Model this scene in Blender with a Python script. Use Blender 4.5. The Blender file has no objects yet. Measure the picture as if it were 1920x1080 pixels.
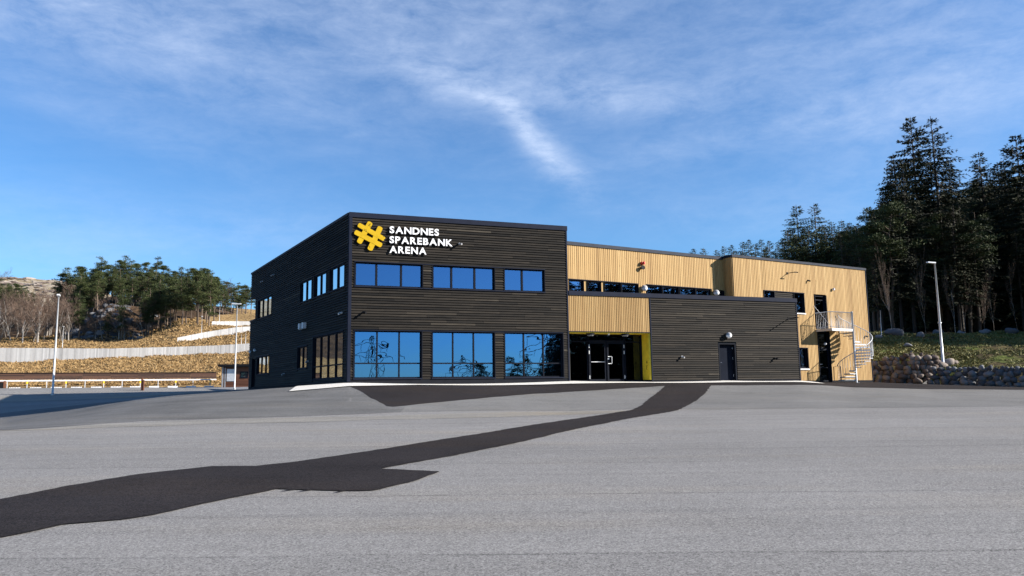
import bpy, math, random
import numpy as np
from mathutils import Vector, Matrix
R = math.radians
random.seed(11)
scene = bpy.context.scene
col = scene.collection
# ------------------------------------------------------------------ camera
cam_d = bpy.data.cameras.new("camera"); cam = bpy.data.objects.new("camera", cam_d); col.objects.link(cam)
cam_d.sensor_width = 36.0; cam_d.lens = 36.0 * 1460 / 1920
cam_d.clip_start = 0.1; cam_d.clip_end = 4000
_th = math.atan(191 / 1460); _c, _s = math.cos(.013), math.sin(.013)
_f = Vector((0, math.cos(_th), math.sin(_th))); _r0 = Vector((1, 0, 0)); _u0 = Vector((0, -math.sin(_th), math.cos(_th)))
_r = _c * _r0 - _s * _u0; _u = _s * _r0 + _c * _u0
M4 = Matrix(((_r.x, _u.x, -_f.x, 0), (_r.y, _u.y, -_f.y, 0), (_r.z, _u.z, -_f.z, 1.6), (0, 0, 0, 1)))
cam.matrix_world = M4
scene.camera = cam
# ------------------------------------------------------------------ light
SUN_AZ, SUN_EL = 100.0, 24.0          # clockwise from +Y
scene.view_settings.view_transform = 'Standard'; scene.view_settings.look = 'None'
scene.view_settings.exposure = 1.2; scene.view_settings.gamma = 1
sd = Vector((math.sin(R(SUN_AZ)) * math.cos(R(SUN_EL)), math.cos(R(SUN_AZ)) * math.cos(R(SUN_EL)), math.sin(R(SUN_EL))))
sl = bpy.data.lights.new("sun", 'SUN'); sl.energy = 5.0; sl.angle = R(.53); sl.color = (1, .94, .85)
so = bpy.data.objects.new("sun", sl); col.objects.link(so); so.rotation_euler = (-sd).to_track_quat('-Z', 'Y').to_euler()
so.location = sd * 200
world = bpy.data.worlds.new("World"); scene.world = world; world.use_nodes = True
W = world.node_tree; W.nodes.clear()
class NT:
    """tiny helper to write node graphs as expressions"""
    def __init__(s, nt): s.t = nt
    def n(s, typ, ins=None, **kw):
        nd = s.t.nodes.new(typ)
        for k, v in kw.items(): setattr(nd, k, v)
        for k, v in (ins or {}).items():
            so_ = nd.inputs[k]
            if isinstance(v, bpy.types.NodeSocket): s.t.links.new(v, so_)
            else: so_.default_value = v
        return nd
    def m(s, op, a, b=0.0, c=0.0, clamp=False):
        nd = s.n('ShaderNodeMath', {0: a, 1: b, 2: c}, operation=op); nd.use_clamp = clamp
        return nd.outputs[0]
    def noise(s, vec, scale, detail=4, rough=.55, dist=0.):
        return s.n('ShaderNodeTexNoise', {'Vector': vec, 'Scale': scale, 'Detail': detail, 'Roughness': rough, 'Distortion': dist}).outputs['Fac']
    def mapv(s, vec, sc=(1, 1, 1), rot=(0, 0, 0), loc=(0, 0, 0)):
        return s.n('ShaderNodeMapping', {'Vector': vec, 'Scale': sc, 'Rotation': rot, 'Location': loc}).outputs[0]
    def ramp(s, f, *stops):
        nd = s.n('ShaderNodeValToRGB', {'Fac': f}); cr = nd.color_ramp
        while len(cr.elements) < len(stops): cr.elements.new(.5)
        for e, (p, c) in zip(cr.elements, stops):
            e.position = p; e.color = (*c, 1) if len(c) == 3 else c
        return nd.outputs[0]
    def mix(s, f, a, b, blend='MIX'):
        nd = s.n('ShaderNodeMix', data_type='RGBA', blend_type=blend)
        for k, v in ((0, f), (6, a), (7, b)):
            if isinstance(v, bpy.types.NodeSocket): s.t.links.new(v, nd.inputs[k])
            else: nd.inputs[k].default_value = (*v, 1) if isinstance(v, tuple) and len(v) == 3 else v
        return nd.outputs[2]
    def mr(s, v, a, b, c=0., d=1.):
        return s.n('ShaderNodeMapRange', {0: v, 1: a, 2: b, 3: c, 4: d}).outputs[0]
g = NT(W)
sky = g.n('ShaderNodeTexSky', sky_type='NISHITA'); sky.sun_disc = False
sky.sun_elevation = R(SUN_EL); sky.sun_rotation = R(SUN_AZ); sky.air_density = 1.0; sky.dust_density = .25; sky.ozone_density = 4.0; sky.altitude = 300
dirv = g.n('ShaderNodeTexCoord').outputs['Generated']
sx = g.n('ShaderNodeSeparateXYZ', {0: dirv})
az = g.m('ARCTAN2', sx.outputs[0], sx.outputs[1]); el = g.m('ARCSINE', sx.outputs[2])
zc = g.m('ADD', g.m('MAXIMUM', sx.outputs[2], 0.0), .12)
flat = g.n('ShaderNodeCombineXYZ', {0: g.m('DIVIDE', sx.outputs[0], zc), 1: g.m('DIVIDE', sx.outputs[1], zc), 2: 0.0}).outputs[0]
n_big = g.noise(g.mapv(flat, (1.0, 1.7, 1), (0, 0, .25)), 1.3, 8, .62, .5)
ang = g.n('ShaderNodeCombineXYZ', {0: az, 1: el, 2: 0.0}).outputs[0]
n_wisp = g.noise(g.mapv(ang, (5, 14, 1), (0, 0, .12)), 1.6, 10, .68, .35)
n_fine = g.noise(g.mapv(ang, (12, 26, 1), (0, 0, -.1)), 2.2, 8, .7, .4)
# cirrus banks: azimuth, elevation, half widths, tilt, density (all in radians on the sky)
CL = [(0., .56, 1.2, .11, 0., .34), (.62, .46, .22, .08, -.1, .35), (-.04, .44, .26, .09, -.10, .46), (.06, .372, .16, .022, -.10, .55), (-.10, .400, .07, .022, -.45, .40),
      (.012, .340, .036, .015, -.80, 1.1), (.062, .288, .048, .018, -.74, 1.0), (-.018, .366, .034, .009, -.25, .6),
      (.56, .315, .19, .05, .10, .62), (.42, .38, .25, .06, .05, .35), (-.46, .385, .30, .055, -.18, .42), (-.55, .44, .3, .06, .1, .4),
      (-.30, .195, .16, .035, .03, .30), (-.55, .17, .12, .05, .0, .35), (.40, .22, .26, .035, .02, .30), (-.5, .31, .2, .02, -.25, .22),
      (.25, .3, .16, .02, .12, .25)]
tot = None
for (ca, ce, wa, we, ti, st) in CL:
    da = g.m('SUBTRACT', az, ca); de = g.m('SUBTRACT', el, ce)
    p = g.m('ADD', g.m('MULTIPLY', da, math.cos(ti) / wa), g.m('MULTIPLY', de, math.sin(ti) / wa))
    q = g.m('ADD', g.m('MULTIPLY', da, -math.sin(ti) / we), g.m('MULTIPLY', de, math.cos(ti) / we))
    r2 = g.m('ADD', g.m('MULTIPLY', p, p), g.m('MULTIPLY', q, q))
    e = g.m('MULTIPLY', g.m('EXPONENT', g.m('MULTIPLY', r2, -.8)), st)
    tot = e if tot is None else g.m('ADD', tot, e)
detail = g.m('ADD', g.mr(n_wisp, .22, .78, .08, .86), g.mr(n_fine, .35, .7, -.08, .16))
veil = g.m('MULTIPLY', g.mr(n_big, .42, .80, 0.02, .26), g.mr(el, .02, .3, .2, 1.))
cloud = g.m('ADD', g.m('MULTIPLY', tot, g.m('MAXIMUM', detail, 0.0)), g.m('MULTIPLY', veil, g.m('MAXIMUM', detail, .25)), clamp=True)
cloud = g.m('MULTIPLY', cloud, .66)
skyc = g.mix(1.0, sky.outputs[0], (.60, .87, 1.07), 'MULTIPLY')
skc = g.mix(cloud, skyc, (4.7, 5.45, 6.9))
bg = g.n('ShaderNodeBackground', {'Color': skc, 'Strength': .075})
g.n('ShaderNodeOutputWorld', {'Surface': bg.outputs[0]})
# ------------------------------------------------------------------ materials
def newmat(name):
    m = bpy.data.materials.new(name); m.use_nodes = True; m.node_tree.nodes.clear(); return m, NT(m.node_tree)
def pbr(name, color, rough=.6, metal=0., bump=None, spec=.5, build=None):
    m, t = newmat(name)
    b = t.n('ShaderNodeBsdfPrincipled', {'Roughness': rough, 'Metallic': metal})
    b.inputs['Specular IOR Level'].default_value = spec
    if build: build(t, b)
    else:
        n = t.noise(t.n('ShaderNodeTexCoord').outputs['Object'], 3., 5, .6)
        c = t.mix(t.mr(n, .3, .7, 0, 1), tuple(v * .85 for v in color), tuple(min(1, v * 1.12) for v in color))
        t.t.links.new(c, b.inputs['Base Color'])
    t.n('ShaderNodeOutputMaterial', {'Surface': b.outputs[0]})
    return m
def L_(t, a, b): t.t.links.new(a, b)
def bumpn(t, h, strength, dist):
    return t.n('ShaderNodeBump', {'Height': h, 'Strength': strength, 'Distance': dist}).outputs[0]
def wood_mat(name, stops, along, rough=.75, knot=None, spec=.3):
    """boards: tint per board from the 'tint' colour attribute, grain stretched along the board (UV in metres)"""
    def bld(t, b):
        uv = t.n('ShaderNodeUVMap', uv_map='UVMap').outputs[0]
        tint = t.n('ShaderNodeAttribute', attribute_name='tint').outputs['Fac']
        sc = (1.2, 38, 1) if along == 's' else (38, 1.2, 1)
        off = t.n('ShaderNodeCombineXYZ', {0: t.m('MULTIPLY', tint, 37.), 1: t.m('MULTIPLY', tint, 91.), 2: tint}).outputs[0]
        v = t.n('ShaderNodeVectorMath', {0: uv, 1: off}, operation='ADD').outputs[0]
        gr = t.noise(t.mapv(v, sc), 1.0, 5, .65, .3)
        bl = t.noise(v, 1.7, 3, .5) if along == 'z' else t.noise(t.mapv(v, (1.4, 9, 1)), 1.3, 5, .7)
        f = t.m('ADD', t.m('MULTIPLY', tint, .55), t.m('ADD', t.m('MULTIPLY', gr, .35), t.m('MULTIPLY', bl, .22 if along == 'z' else .36)))
        c = t.ramp(f, *stops)
        if knot:
            vo = t.n('ShaderNodeTexVoronoi', {'Vector': t.mapv(v, (5.0, 1.4, 1) if along == 'z' else (1.4, 5, 1)), 'Scale': 1.0, 'Randomness': 1.0}).outputs['Distance']
            c = t.mix(t.mr(vo, .05, .11, .75, 0.), c, knot)
        L_(t, c, b.inputs['Base Color'])
        L_(t, bumpn(t, gr, .5, .006), b.inputs['Normal'])
    return pbr(name, (0, 0, 0), rough, build=bld, spec=spec)
DARKW = wood_mat('dark_stained_wood', [(.2, (.003, .0029, .003)), (.48, (.0110, .0100, .0092)), (.72, (.030, .0250, .0200)), (.95, (.062, .053, .041))], 's', spec=.12)
TANW = wood_mat('pale_pine_boards', [(.12, (.19, .104, .038)), (.40, (.325, .198, .076)), (.66, (.415, .268, .110)), (.95, (.52, .365, .175))], 'z', knot=(.20, .09, .03))
GREYW = wood_mat('weathered_grey_boards', [(.12, (.24, .235, .23)), (.5, (.42, .41, .40)), (.9, (.58, .57, .555))], 'z')
BROWNW = wood_mat('brown_boards', [(.15, (.05, .022, .013)), (.5, (.115, .045, .025)), (.9, (.19, .08, .045))], 's')
DARKBROWN = wood_mat('dark_brown_boards', [(.15, (.022, .012, .010)), (.5, (.048, .026, .019)), (.9, (.09, .045, .03))], 's')
TRIM = pbr('navy_grey_flashing', (.011, .0145, .028), .7, 0, spec=.1)
TRIML = pbr('pale_grey_flashing', (.040, .044, .056), .75, 0, spec=.1)
FRAME = pbr('dark_window_frame', (.007, .009, .015), .7, spec=.08)
DOORM = pbr('dark_blue_grey_door_paint', (.0075, .010, .018), .8, spec=.06)
PLINTH = pbr('dark_plinth', (.012, .013, .017), .8, spec=.08)
YELLOW = pbr('yellow_panel', (.80, .56, .03), .5)
LOGO = pbr('yellow_logo_paint', (.50, .315, .012), .7, spec=.1)
WHITE = pbr('white_paint', (.74, .74, .75), .5)
STEEL = pbr('galvanised_steel', (.50, .52, .55), .45, .3)
STEELW = pbr('pale_galvanised_pole', (.55, .56, .57), .6, .1)
BLACK = pbr('black_metal', (.010, .010, .012), .7, spec=.15)
GREYP = pbr('grey_plastic', (.3, .3, .31), .5)
RED = pbr('red_plastic', (.5, .02, .015), .4)
OPAL = pbr('opal_lamp_glass', (.85, .85, .86), .25)
INTER = pbr('dark_interior', (.035, .034, .033), .8)
SEATR = pbr('red_brown_chair', (.22, .05, .03), .5)
TABLEW = pbr('pale_table_top', (.5, .45, .38), .4)
ROOFM = pbr('grey_roofing_felt', (.06, .06, .065), .8)
def glass_mat(name, refl, tint, warp=.004, thru=(.30, .34, .36)):
    m, t = newmat(name)
    uv = t.n('ShaderNodeUVMap', uv_map='UVMap').outputs[0]
    tt = t.n('ShaderNodeAttribute', attribute_name='tint').outputs['Fac']
    off = t.n('ShaderNodeCombineXYZ', {0: t.m('MULTIPLY', tt, 50.), 1: t.m('MULTIPLY', tt, 20.), 2: 0.}).outputs[0]
    v = t.n('ShaderNodeVectorMath', {0: uv, 1: off}, operation='ADD').outputs[0]
    nz = t.noise(v, .9, 2, .45)
    nb = bumpn(t, nz, 1.0, warp)
    gl = t.n('ShaderNodeBsdfGlossy', {'Color': (*tint, 1), 'Roughness': .0, 'Normal': nb})
    tr = t.n('ShaderNodeBsdfTransparent', {'Color': (*thru, 1)})
    fr = t.n('ShaderNodeFresnel', {'IOR': 1.5}).outputs[0]
    f = t.m('ADD', t.m('MULTIPLY', fr, 1.0), refl, clamp=True)
    mx = t.n('ShaderNodeMixShader', {0: f, 1: tr.outputs[0], 2: gl.outputs[0]})
    t.n('ShaderNodeOutputMaterial', {'Surface': mx.outputs[0]})
    return m
GLASS = glass_mat('coated_window_glass', .31, (.31, .57, 1.0), .0030, (.20, .23, .25))
GLASSF = glass_mat('lower_window_glass', .38, (.20, .50, 1.0), .0030, (.20, .23, .25))
GLASSL = glass_mat('side_window_glass', .45, (.80, .92, 1.0), .004, (.10, .11, .12))
GLASSE = glass_mat('entrance_glass', .02, (.7, .85, 1.0), .004, (.07, .09, .10))

def asphalt(name, base, var, streak, warm=0., grain=1.0, lanes=False):
    def bld(t, b):
        o = t.n('ShaderNodeTexCoord').outputs['Object']
        fine = t.noise(o, 110, 3, .75); mid = t.noise(o, 38, 4, .7)
        vor = t.n('ShaderNodeTexVoronoi', {'Vector': o, 'Scale': 70.}).outputs['Color']
        vv = t.n('ShaderNodeSeparateXYZ', {0: vor}).outputs[0]
        patch = t.noise(o, .35, 5, .6, .4)
        if lanes:       # joints between the 3.1 m wide paver lanes and a slightly different tone in each lane
            sp = t.n('ShaderNodeSeparateXYZ', {0: o}); wob = t.noise(t.mapv(o, (.35, .35, 1)), 1., 4, .6)
            ly = t.m('DIVIDE', t.m('ADD', t.m('ADD', sp.outputs[1], t.m('MULTIPLY', sp.outputs[0], .018)), t.m('ADD', t.m('MULTIPLY', wob, .16), -.78)), 3.1)
            fr_ = t.m('ABSOLUTE', t.m('SUBTRACT', t.m('FRACT', ly), .5)); ln = t.mr(fr_, .484, .4985, 0., 1.)
            brk = t.mr(t.noise(t.mapv(o, (.5, .5, 1)), 1.4, 5, .75), .38, .6, .15, 1.)
            lane = t.n('ShaderNodeTexWhiteNoise', {'W': t.m('FLOOR', ly)}, noise_dimensions='1D').outputs[0]
        st = t.noise(t.mapv(o, (.05, 1.1, 1), (0, 0, .03)), 1.6, 6, .6)
        st2 = t.noise(t.mapv(o, (.02, 3.6, 1), (0, 0, .015)), 1.0, 3, .5)
        f = t.m('ADD', t.m('MULTIPLY', t.m('SUBTRACT', fine, .5), 1.1 * grain), t.m('MULTIPLY', t.m('SUBTRACT', mid, .5), .7 * grain))
        f = t.m('ADD', f, t.m('MULTIPLY', t.m('SUBTRACT', vv, .5), .55 * grain))
        f = t.m('ADD', f, t.m('MULTIPLY', t.m('SUBTRACT', patch, .5), var))
        f = t.m('ADD', f, t.m('MULTIPLY', t.m('SUBTRACT', st, .5), streak))
        f = t.m('ADD', f, t.m('MULTIPLY', t.mr(st2, .60, .72, 0, 1), -streak * .35))
        fl = t.n('ShaderNodeTexVoronoi', {'Vector': o, 'Scale': 26.}).outputs['Distance']
        f = t.m('ADD', f, t.m('MULTIPLY', t.mr(fl, .10, .16, 1.0, 0.), .55 * grain))       # pale stone chips
        crk = t.noise(t.mapv(o, (.25, 1., 1)), .8, 9, .72, 1.2)
        f = t.m('ADD', f, t.m('MULTIPLY', t.mr(t.m('ABSOLUTE', t.m('SUBTRACT', crk, .5)), 0., .006, 1., 0.), -.16))
        if lanes: f = t.m('ADD', f, t.m('ADD', t.m('MULTIPLY', t.m('MULTIPLY', ln, brk), -.38), t.m('MULTIPLY', t.m('SUBTRACT', lane, .5), .09)))
        k = t.m('MAXIMUM', t.m('ADD', 1.0, f), .25)
        wn = t.noise(t.mapv(o, (.12, .6, 1)), 1.0, 4, .6)
        c0 = t.mix(t.mr(wn, .52, .75, 0, warm), base, (base[0] * 1.25, base[1] * 1.08, base[2] * .82))
        c = t.n('ShaderNodeVectorMath', {0: c0, 3: k}, operation='SCALE').outputs[0]
        L_(t, c, b.inputs['Base Color'])
        L_(t, bumpn(t, t.m('ADD', fine, t.m('MULTIPLY', vv, .6)), .55, .006), b.inputs['Normal'])
    return pbr(name, base, .9, build=bld, spec=.08)
ASPH = asphalt('grey_asphalt', (.205, .197, .189), .34, .34, .22, 1.35, True)
ASPHD = asphalt('fresh_black_asphalt', (.0235, .0200, .0200), 1.1, .5, .5, 2.4)
ASPHM = asphalt('dark_coarse_asphalt', (.130, .127, .124), .8, .8, .2)
ASPHA = asphalt('apron_asphalt', (.16, .156, .150), .7, .4, .3)
PALEC = asphalt('pale_worn_asphalt', (.225, .212, .190), .5, .5, 1.)
CONC = asphalt('pale_concrete', (.62, .59, .54), .12, .1, .2, .35)
CONCG = asphalt('grey_concrete', (.20, .20, .205), .3, .3, .2, .4)
def grassmat(name, stops, sc=1.0, big=.12, bumpd=.25, green=None):
    def bld(t, b):
        o = t.n('ShaderNodeTexCoord').outputs['Object']
        n1 = t.noise(t.mapv(o, (1, 1, 1.0)), 1.1 * sc, 8, .72, .6)
        n2 = t.noise(o, big, 5, .6)
        vo = t.n('ShaderNodeTexVoronoi', {'Vector': t.mapv(o, (1, 1, 2.)), 'Scale': 1.3 * sc}).outputs['Distance']
        f = t.m('ADD', t.m('MULTIPLY', n1, .7), t.m('ADD', t.m('MULTIPLY', n2, .35), t.m('MULTIPLY', t.m('SUBTRACT', .5, vo), .16)))
        c = t.ramp(f, *stops)
        if green: c = t.mix(t.mr(t.noise(o, .11, 5, .6), .50, .60, 0, 1), c, green)
        L_(t, c, b.inputs['Base Color'])
        L_(t, bumpn(t, t.m('SUBTRACT', n1, t.m('MULTIPLY', vo, .5)), .9, bumpd), b.inputs['Normal'])
    return pbr(name, (0, 0, 0), .95, build=bld, spec=.1)
HILL = grassmat('dry_golden_grass', [(.34, (.05, .030, .014)), (.46, (.19, .118, .052)), (.58, (.34, .225, .100)), (.75, (.48, .34, .17))], 1.0, .06, .5)
ROCKHILL = grassmat('bare_rocky_heath', [(.35, (.10, .075, .04)), (.48, (.28, .21, .12)), (.6, (.42, .36, .28)), (.75, (.52, .49, .45))], .22, .02, 1.5)
BANK = grassmat('mossy_bank_soil', [(.36, (.018, .013, .008)), (.48, (.062, .046, .024)), (.6, (.105, .085, .036)), (.76, (.21, .165, .08))], 1.6, .25, .35, (.10, .15, .025))
HEATH = grassmat('brown_heather_brush', [(.34, (.012, .009, .007)), (.48, (.045, .029, .018)), (.6, (.10, .062, .035)), (.76, (.24, .155, .08))], .5, .05, .8)
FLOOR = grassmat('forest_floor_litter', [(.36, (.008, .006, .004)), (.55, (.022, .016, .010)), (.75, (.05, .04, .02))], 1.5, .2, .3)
def rockmat(name, a, bb, cc):
    def bld(t, b):
        o = t.n('ShaderNodeTexCoord').outputs['Object']
        tint = t.n('ShaderNodeAttribute', attribute_name='tint').outputs['Fac']
        n1 = t.noise(o, 3.5, 8, .7); n2 = t.noise(o, 14, 6, .7)
        f = t.m('ADD', t.m('MULTIPLY', tint, .6), t.m('MULTIPLY', t.m('ADD', n1, n2), .25))
        L_(t, t.ramp(f, (.15, a), (.5, bb), (.85, cc)), b.inputs['Base Color'])
        L_(t, bumpn(t, t.m('ADD', n1, t.m('MULTIPLY', n2, .4)), .6, .06), b.inputs['Normal'])
    return pbr(name, (0, 0, 0), .9, build=bld, spec=.2)
STONEB = rockmat('granite_boulders', (.055, .04, .034), (.13, .10, .085), (.26, .22, .19))
STONEG = rockmat('blue_grey_boulders', (.04, .042, .048), (.095, .098, .108), (.21, .21, .215))
ROCKM = rockmat('grey_cliff_rock', (.03, .03, .033), (.085, .085, .092), (.19, .19, .195))
def leafmat(name, a, b_, c_):
    def bld(t, b):
        tint = t.n('ShaderNodeAttribute', attribute_name='tint').outputs['Fac']
        oi = t.n('ShaderNodeObjectInfo').outputs['Random']
        f = t.m('ADD', t.m('MULTIPLY', tint, .7), t.m('MULTIPLY', oi, .3))
        L_(t, t.ramp(f, (.1, a), (.5, b_), (.95, c_)), b.inputs['Base Color'])
    return pbr(name, (0, 0, 0), .7, build=bld, spec=.2)
NEEDLE = leafmat('spruce_needles', (.010, .013, .005), (.024, .027, .010), (.060, .058, .023))
PINEN = leafmat('pine_needles', (.018, .026, .010), (.048, .062, .020), (.100, .105, .036))
TWIG = leafmat('bare_birch_twigs', (.055, .033, .024), (.10, .066, .048), (.17, .12, .09))
BARK = leafmat('conifer_bark', (.055, .040, .030), (.11, .08, .06), (.17, .125, .09))
BARK_SHADE = leafmat('shade_darkened_bark', (.016, .012, .010), (.035, .026, .020), (.060, .046, .036))  # conifer bark with the gloom inside the forest put into its colour
BIRCHB = leafmat('pale_birch_bark', (.11, .09, .075), (.19, .165, .14), (.36, .33, .30))

# ------------------------------------------------------------------ mesh helpers
class Wall:
    """a vertical plane: origin on the ground, unit direction u along it, n out of it"""
    def __init__(s, x, y, ux, uy):
        l = math.hypot(ux, uy); s.o = Vector((x, y, 0)); s.u = Vector((ux / l, uy / l, 0)); s.n = Vector((uy / l, -ux / l, 0))
    def p(s, a, z, d=0.): return s.o + s.u * a + s.n * d + Vector((0, 0, z))
WF = Wall(-7.29, 34.6, .938, .347)       # dark front
WL = Wall(-17.13, 51.43, .5045, -.863)   # dark side wall
WT = Wall(12.6, 44.0, .865, .5015)       # pale gable right
WU = Wall(2.88, 39.23, .865, .5015)      # pale upper wall
AX = Wall(0, 0, 1, 0)
class MB:
    def __init__(s): s.v = []; s.f = []; s.uv = []; s.t = []; s.mi = []; s.sm = []
    def face(s, pts, uvs=None, tint=.5, mi=0, sm=False):
        b = len(s.v); s.v += [tuple(p) for p in pts]; s.f.append(tuple(range(b, b + len(pts))))
        s.uv += uvs or [(p[0], p[1]) for p in pts]; s.t.append(tint); s.mi.append(mi); s.sm.append(sm)
    def hexa(s, P, UV=None, tint=.5, mi=0):
        """P: 8 points, bottom ring 0-3 then top ring 4-7"""
        UV = UV or [(p[0] + p[1], p[2]) for p in P]
        b = len(s.v); s.v += [tuple(p) for p in P]
        for q in ((0, 1, 5, 4), (1, 2, 6, 5), (2, 3, 7, 6), (3, 0, 4, 7), (4, 5, 6, 7), (3, 2, 1, 0)):
            s.f.append(tuple(b + i for i in q)); s.uv += [UV[i] for i in q]; s.t.append(tint); s.mi.append(mi); s.sm.append(False)
    def wbox(s, w, s0, s1, z0, z1, d0, d1, tint=None, mi=0):
        if tint is None: tint = .5
        P = [w.p(s0, z0, d1), w.p(s1, z0, d1), w.p(s1, z0, d0), w.p(s0, z0, d0), w.p(s0, z1, d1), w.p(s1, z1, d1), w.p(s1, z1, d0), w.p(s0, z1, d0)]
        UV = [(s0, z0), (s1, z0), (s1, z0), (s0, z0), (s0, z1), (s1, z1), (s1, z1), (s0, z1)]
        s.hexa(P, UV, tint, mi)
    def tube(s, pts, radii, n=8, tint=.5, caps=True, sm=True):
        pts = [Vector(p) for p in pts]; rings = []
        if not hasattr(radii, '__len__'): radii = [radii] * len(pts)
        for i, p in enumerate(pts):
            d = (pts[min(i + 1, len(pts) - 1)] - pts[max(i - 1, 0)]).normalized()
            a = d.cross(Vector((0, 0, 1)) if abs(d.z) < .95 else Vector((1, 0, 0))).normalized(); b = d.cross(a)
            base = len(s.v)
            for k in range(n):
                t = 2 * math.pi * k / n; s.v.append(tuple(p + (a * math.cos(t) + b * math.sin(t)) * radii[i]))
            rings.append(base)
        for i in range(len(pts) - 1):
            for k in range(n):
                k2 = (k + 1) % n; s.f.append((rings[i] + k, rings[i] + k2, rings[i + 1] + k2, rings[i + 1] + k))
                s.uv += [(k / n, pts[i].z), ((k + 1) / n, pts[i].z), ((k + 1) / n, pts[i + 1].z), (k / n, pts[i + 1].z)]
                s.t.append(tint); s.mi.append(0); s.sm.append(sm)
        if caps:
            for r0, rev in ((rings[0], False), (rings[-1], True)):
                q = [r0 + k for k in range(n)]
                if rev: q.reverse()
                s.f.append(tuple(q)); s.uv += [(0, 0)] * n; s.t.append(tint); s.mi.append(0); s.sm.append(False)
    def ball(s, c, r, nu=12, nv=8, tint=.5, sc=(1, 1, 1), v0=0., v1=1.):
        c = Vector(c); base = len(s.v)
        for j in range(nv + 1):
            th = math.pi * (v0 + (v1 - v0) * j / nv)
            for i in range(nu):
                ph = 2 * math.pi * i / nu
                s.v.append((c.x + r * sc[0] * math.sin(th) * math.cos(ph), c.y + r * sc[1] * math.sin(th) * math.sin(ph), c.z + r * sc[2] * math.cos(th)))
        for j in range(nv):
            for i in range(nu):
                i2 = (i + 1) % nu
                s.f.append((base + j * nu + i, base + (j + 1) * nu + i, base + (j + 1) * nu + i2, base + j * nu + i2))
                s.uv += [(0, 0)] * 4; s.t.append(tint); s.mi.append(0); s.sm.append(True)
    def build(s, name, mat, parent=None, origin=None):
        me = bpy.data.meshes.new(name); off = Vector((0, 0, 0))
        rt = parent
        while rt is not None: off += Vector(rt.location); rt = rt.parent
        if origin is not None: off = Vector(origin)
        V = np.array(s.v, dtype=np.float64).reshape(-1, 3) - np.array(off)
        me.from_pydata(V.tolist(), [], s.f)
        for m in (mat if isinstance(mat, (list, tuple)) else [mat]): me.materials.append(m)
        uvl = me.uv_layers.new(name='UVMap'); uvl.data.foreach_set('uv', np.array(s.uv, dtype=np.float32).ravel())
        ta = me.attributes.new('tint', 'FLOAT', 'FACE'); ta.data.foreach_set('value', np.array(s.t, dtype=np.float32))
        me.polygons.foreach_set('material_index', np.array(s.mi, dtype=np.int32))
        me.polygons.foreach_set('use_smooth', np.array(s.sm, dtype=bool))
        me.update()
        o = bpy.data.objects.new(name, me); col.objects.link(o)
        if parent is not None: o.parent = parent
        elif origin is not None: o.location = origin
        return o
def thing(name, label, cat, loc=(0, 0, 0), group=None):
    o = bpy.data.objects.new(name, None); col.objects.link(o); o.location = loc; o.empty_display_size = .2
    o['label'] = label; o['category'] = cat
    if group: o['group'] = group
    return o
def tag(o, label, cat, group=None, kind=None):
    o['label'] = label; o['category'] = cat
    if group: o['group'] = group
    if kind: o['kind'] = kind
    return o
def struct(o): o['kind'] = 'structure'; return o
def copy_tree(o, parent=None):
    c = o.copy(); col.objects.link(c); c.parent = parent
    for ch in [x for x in bpy.data.objects if x.parent == o]: copy_tree(ch, c)
    return c

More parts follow.
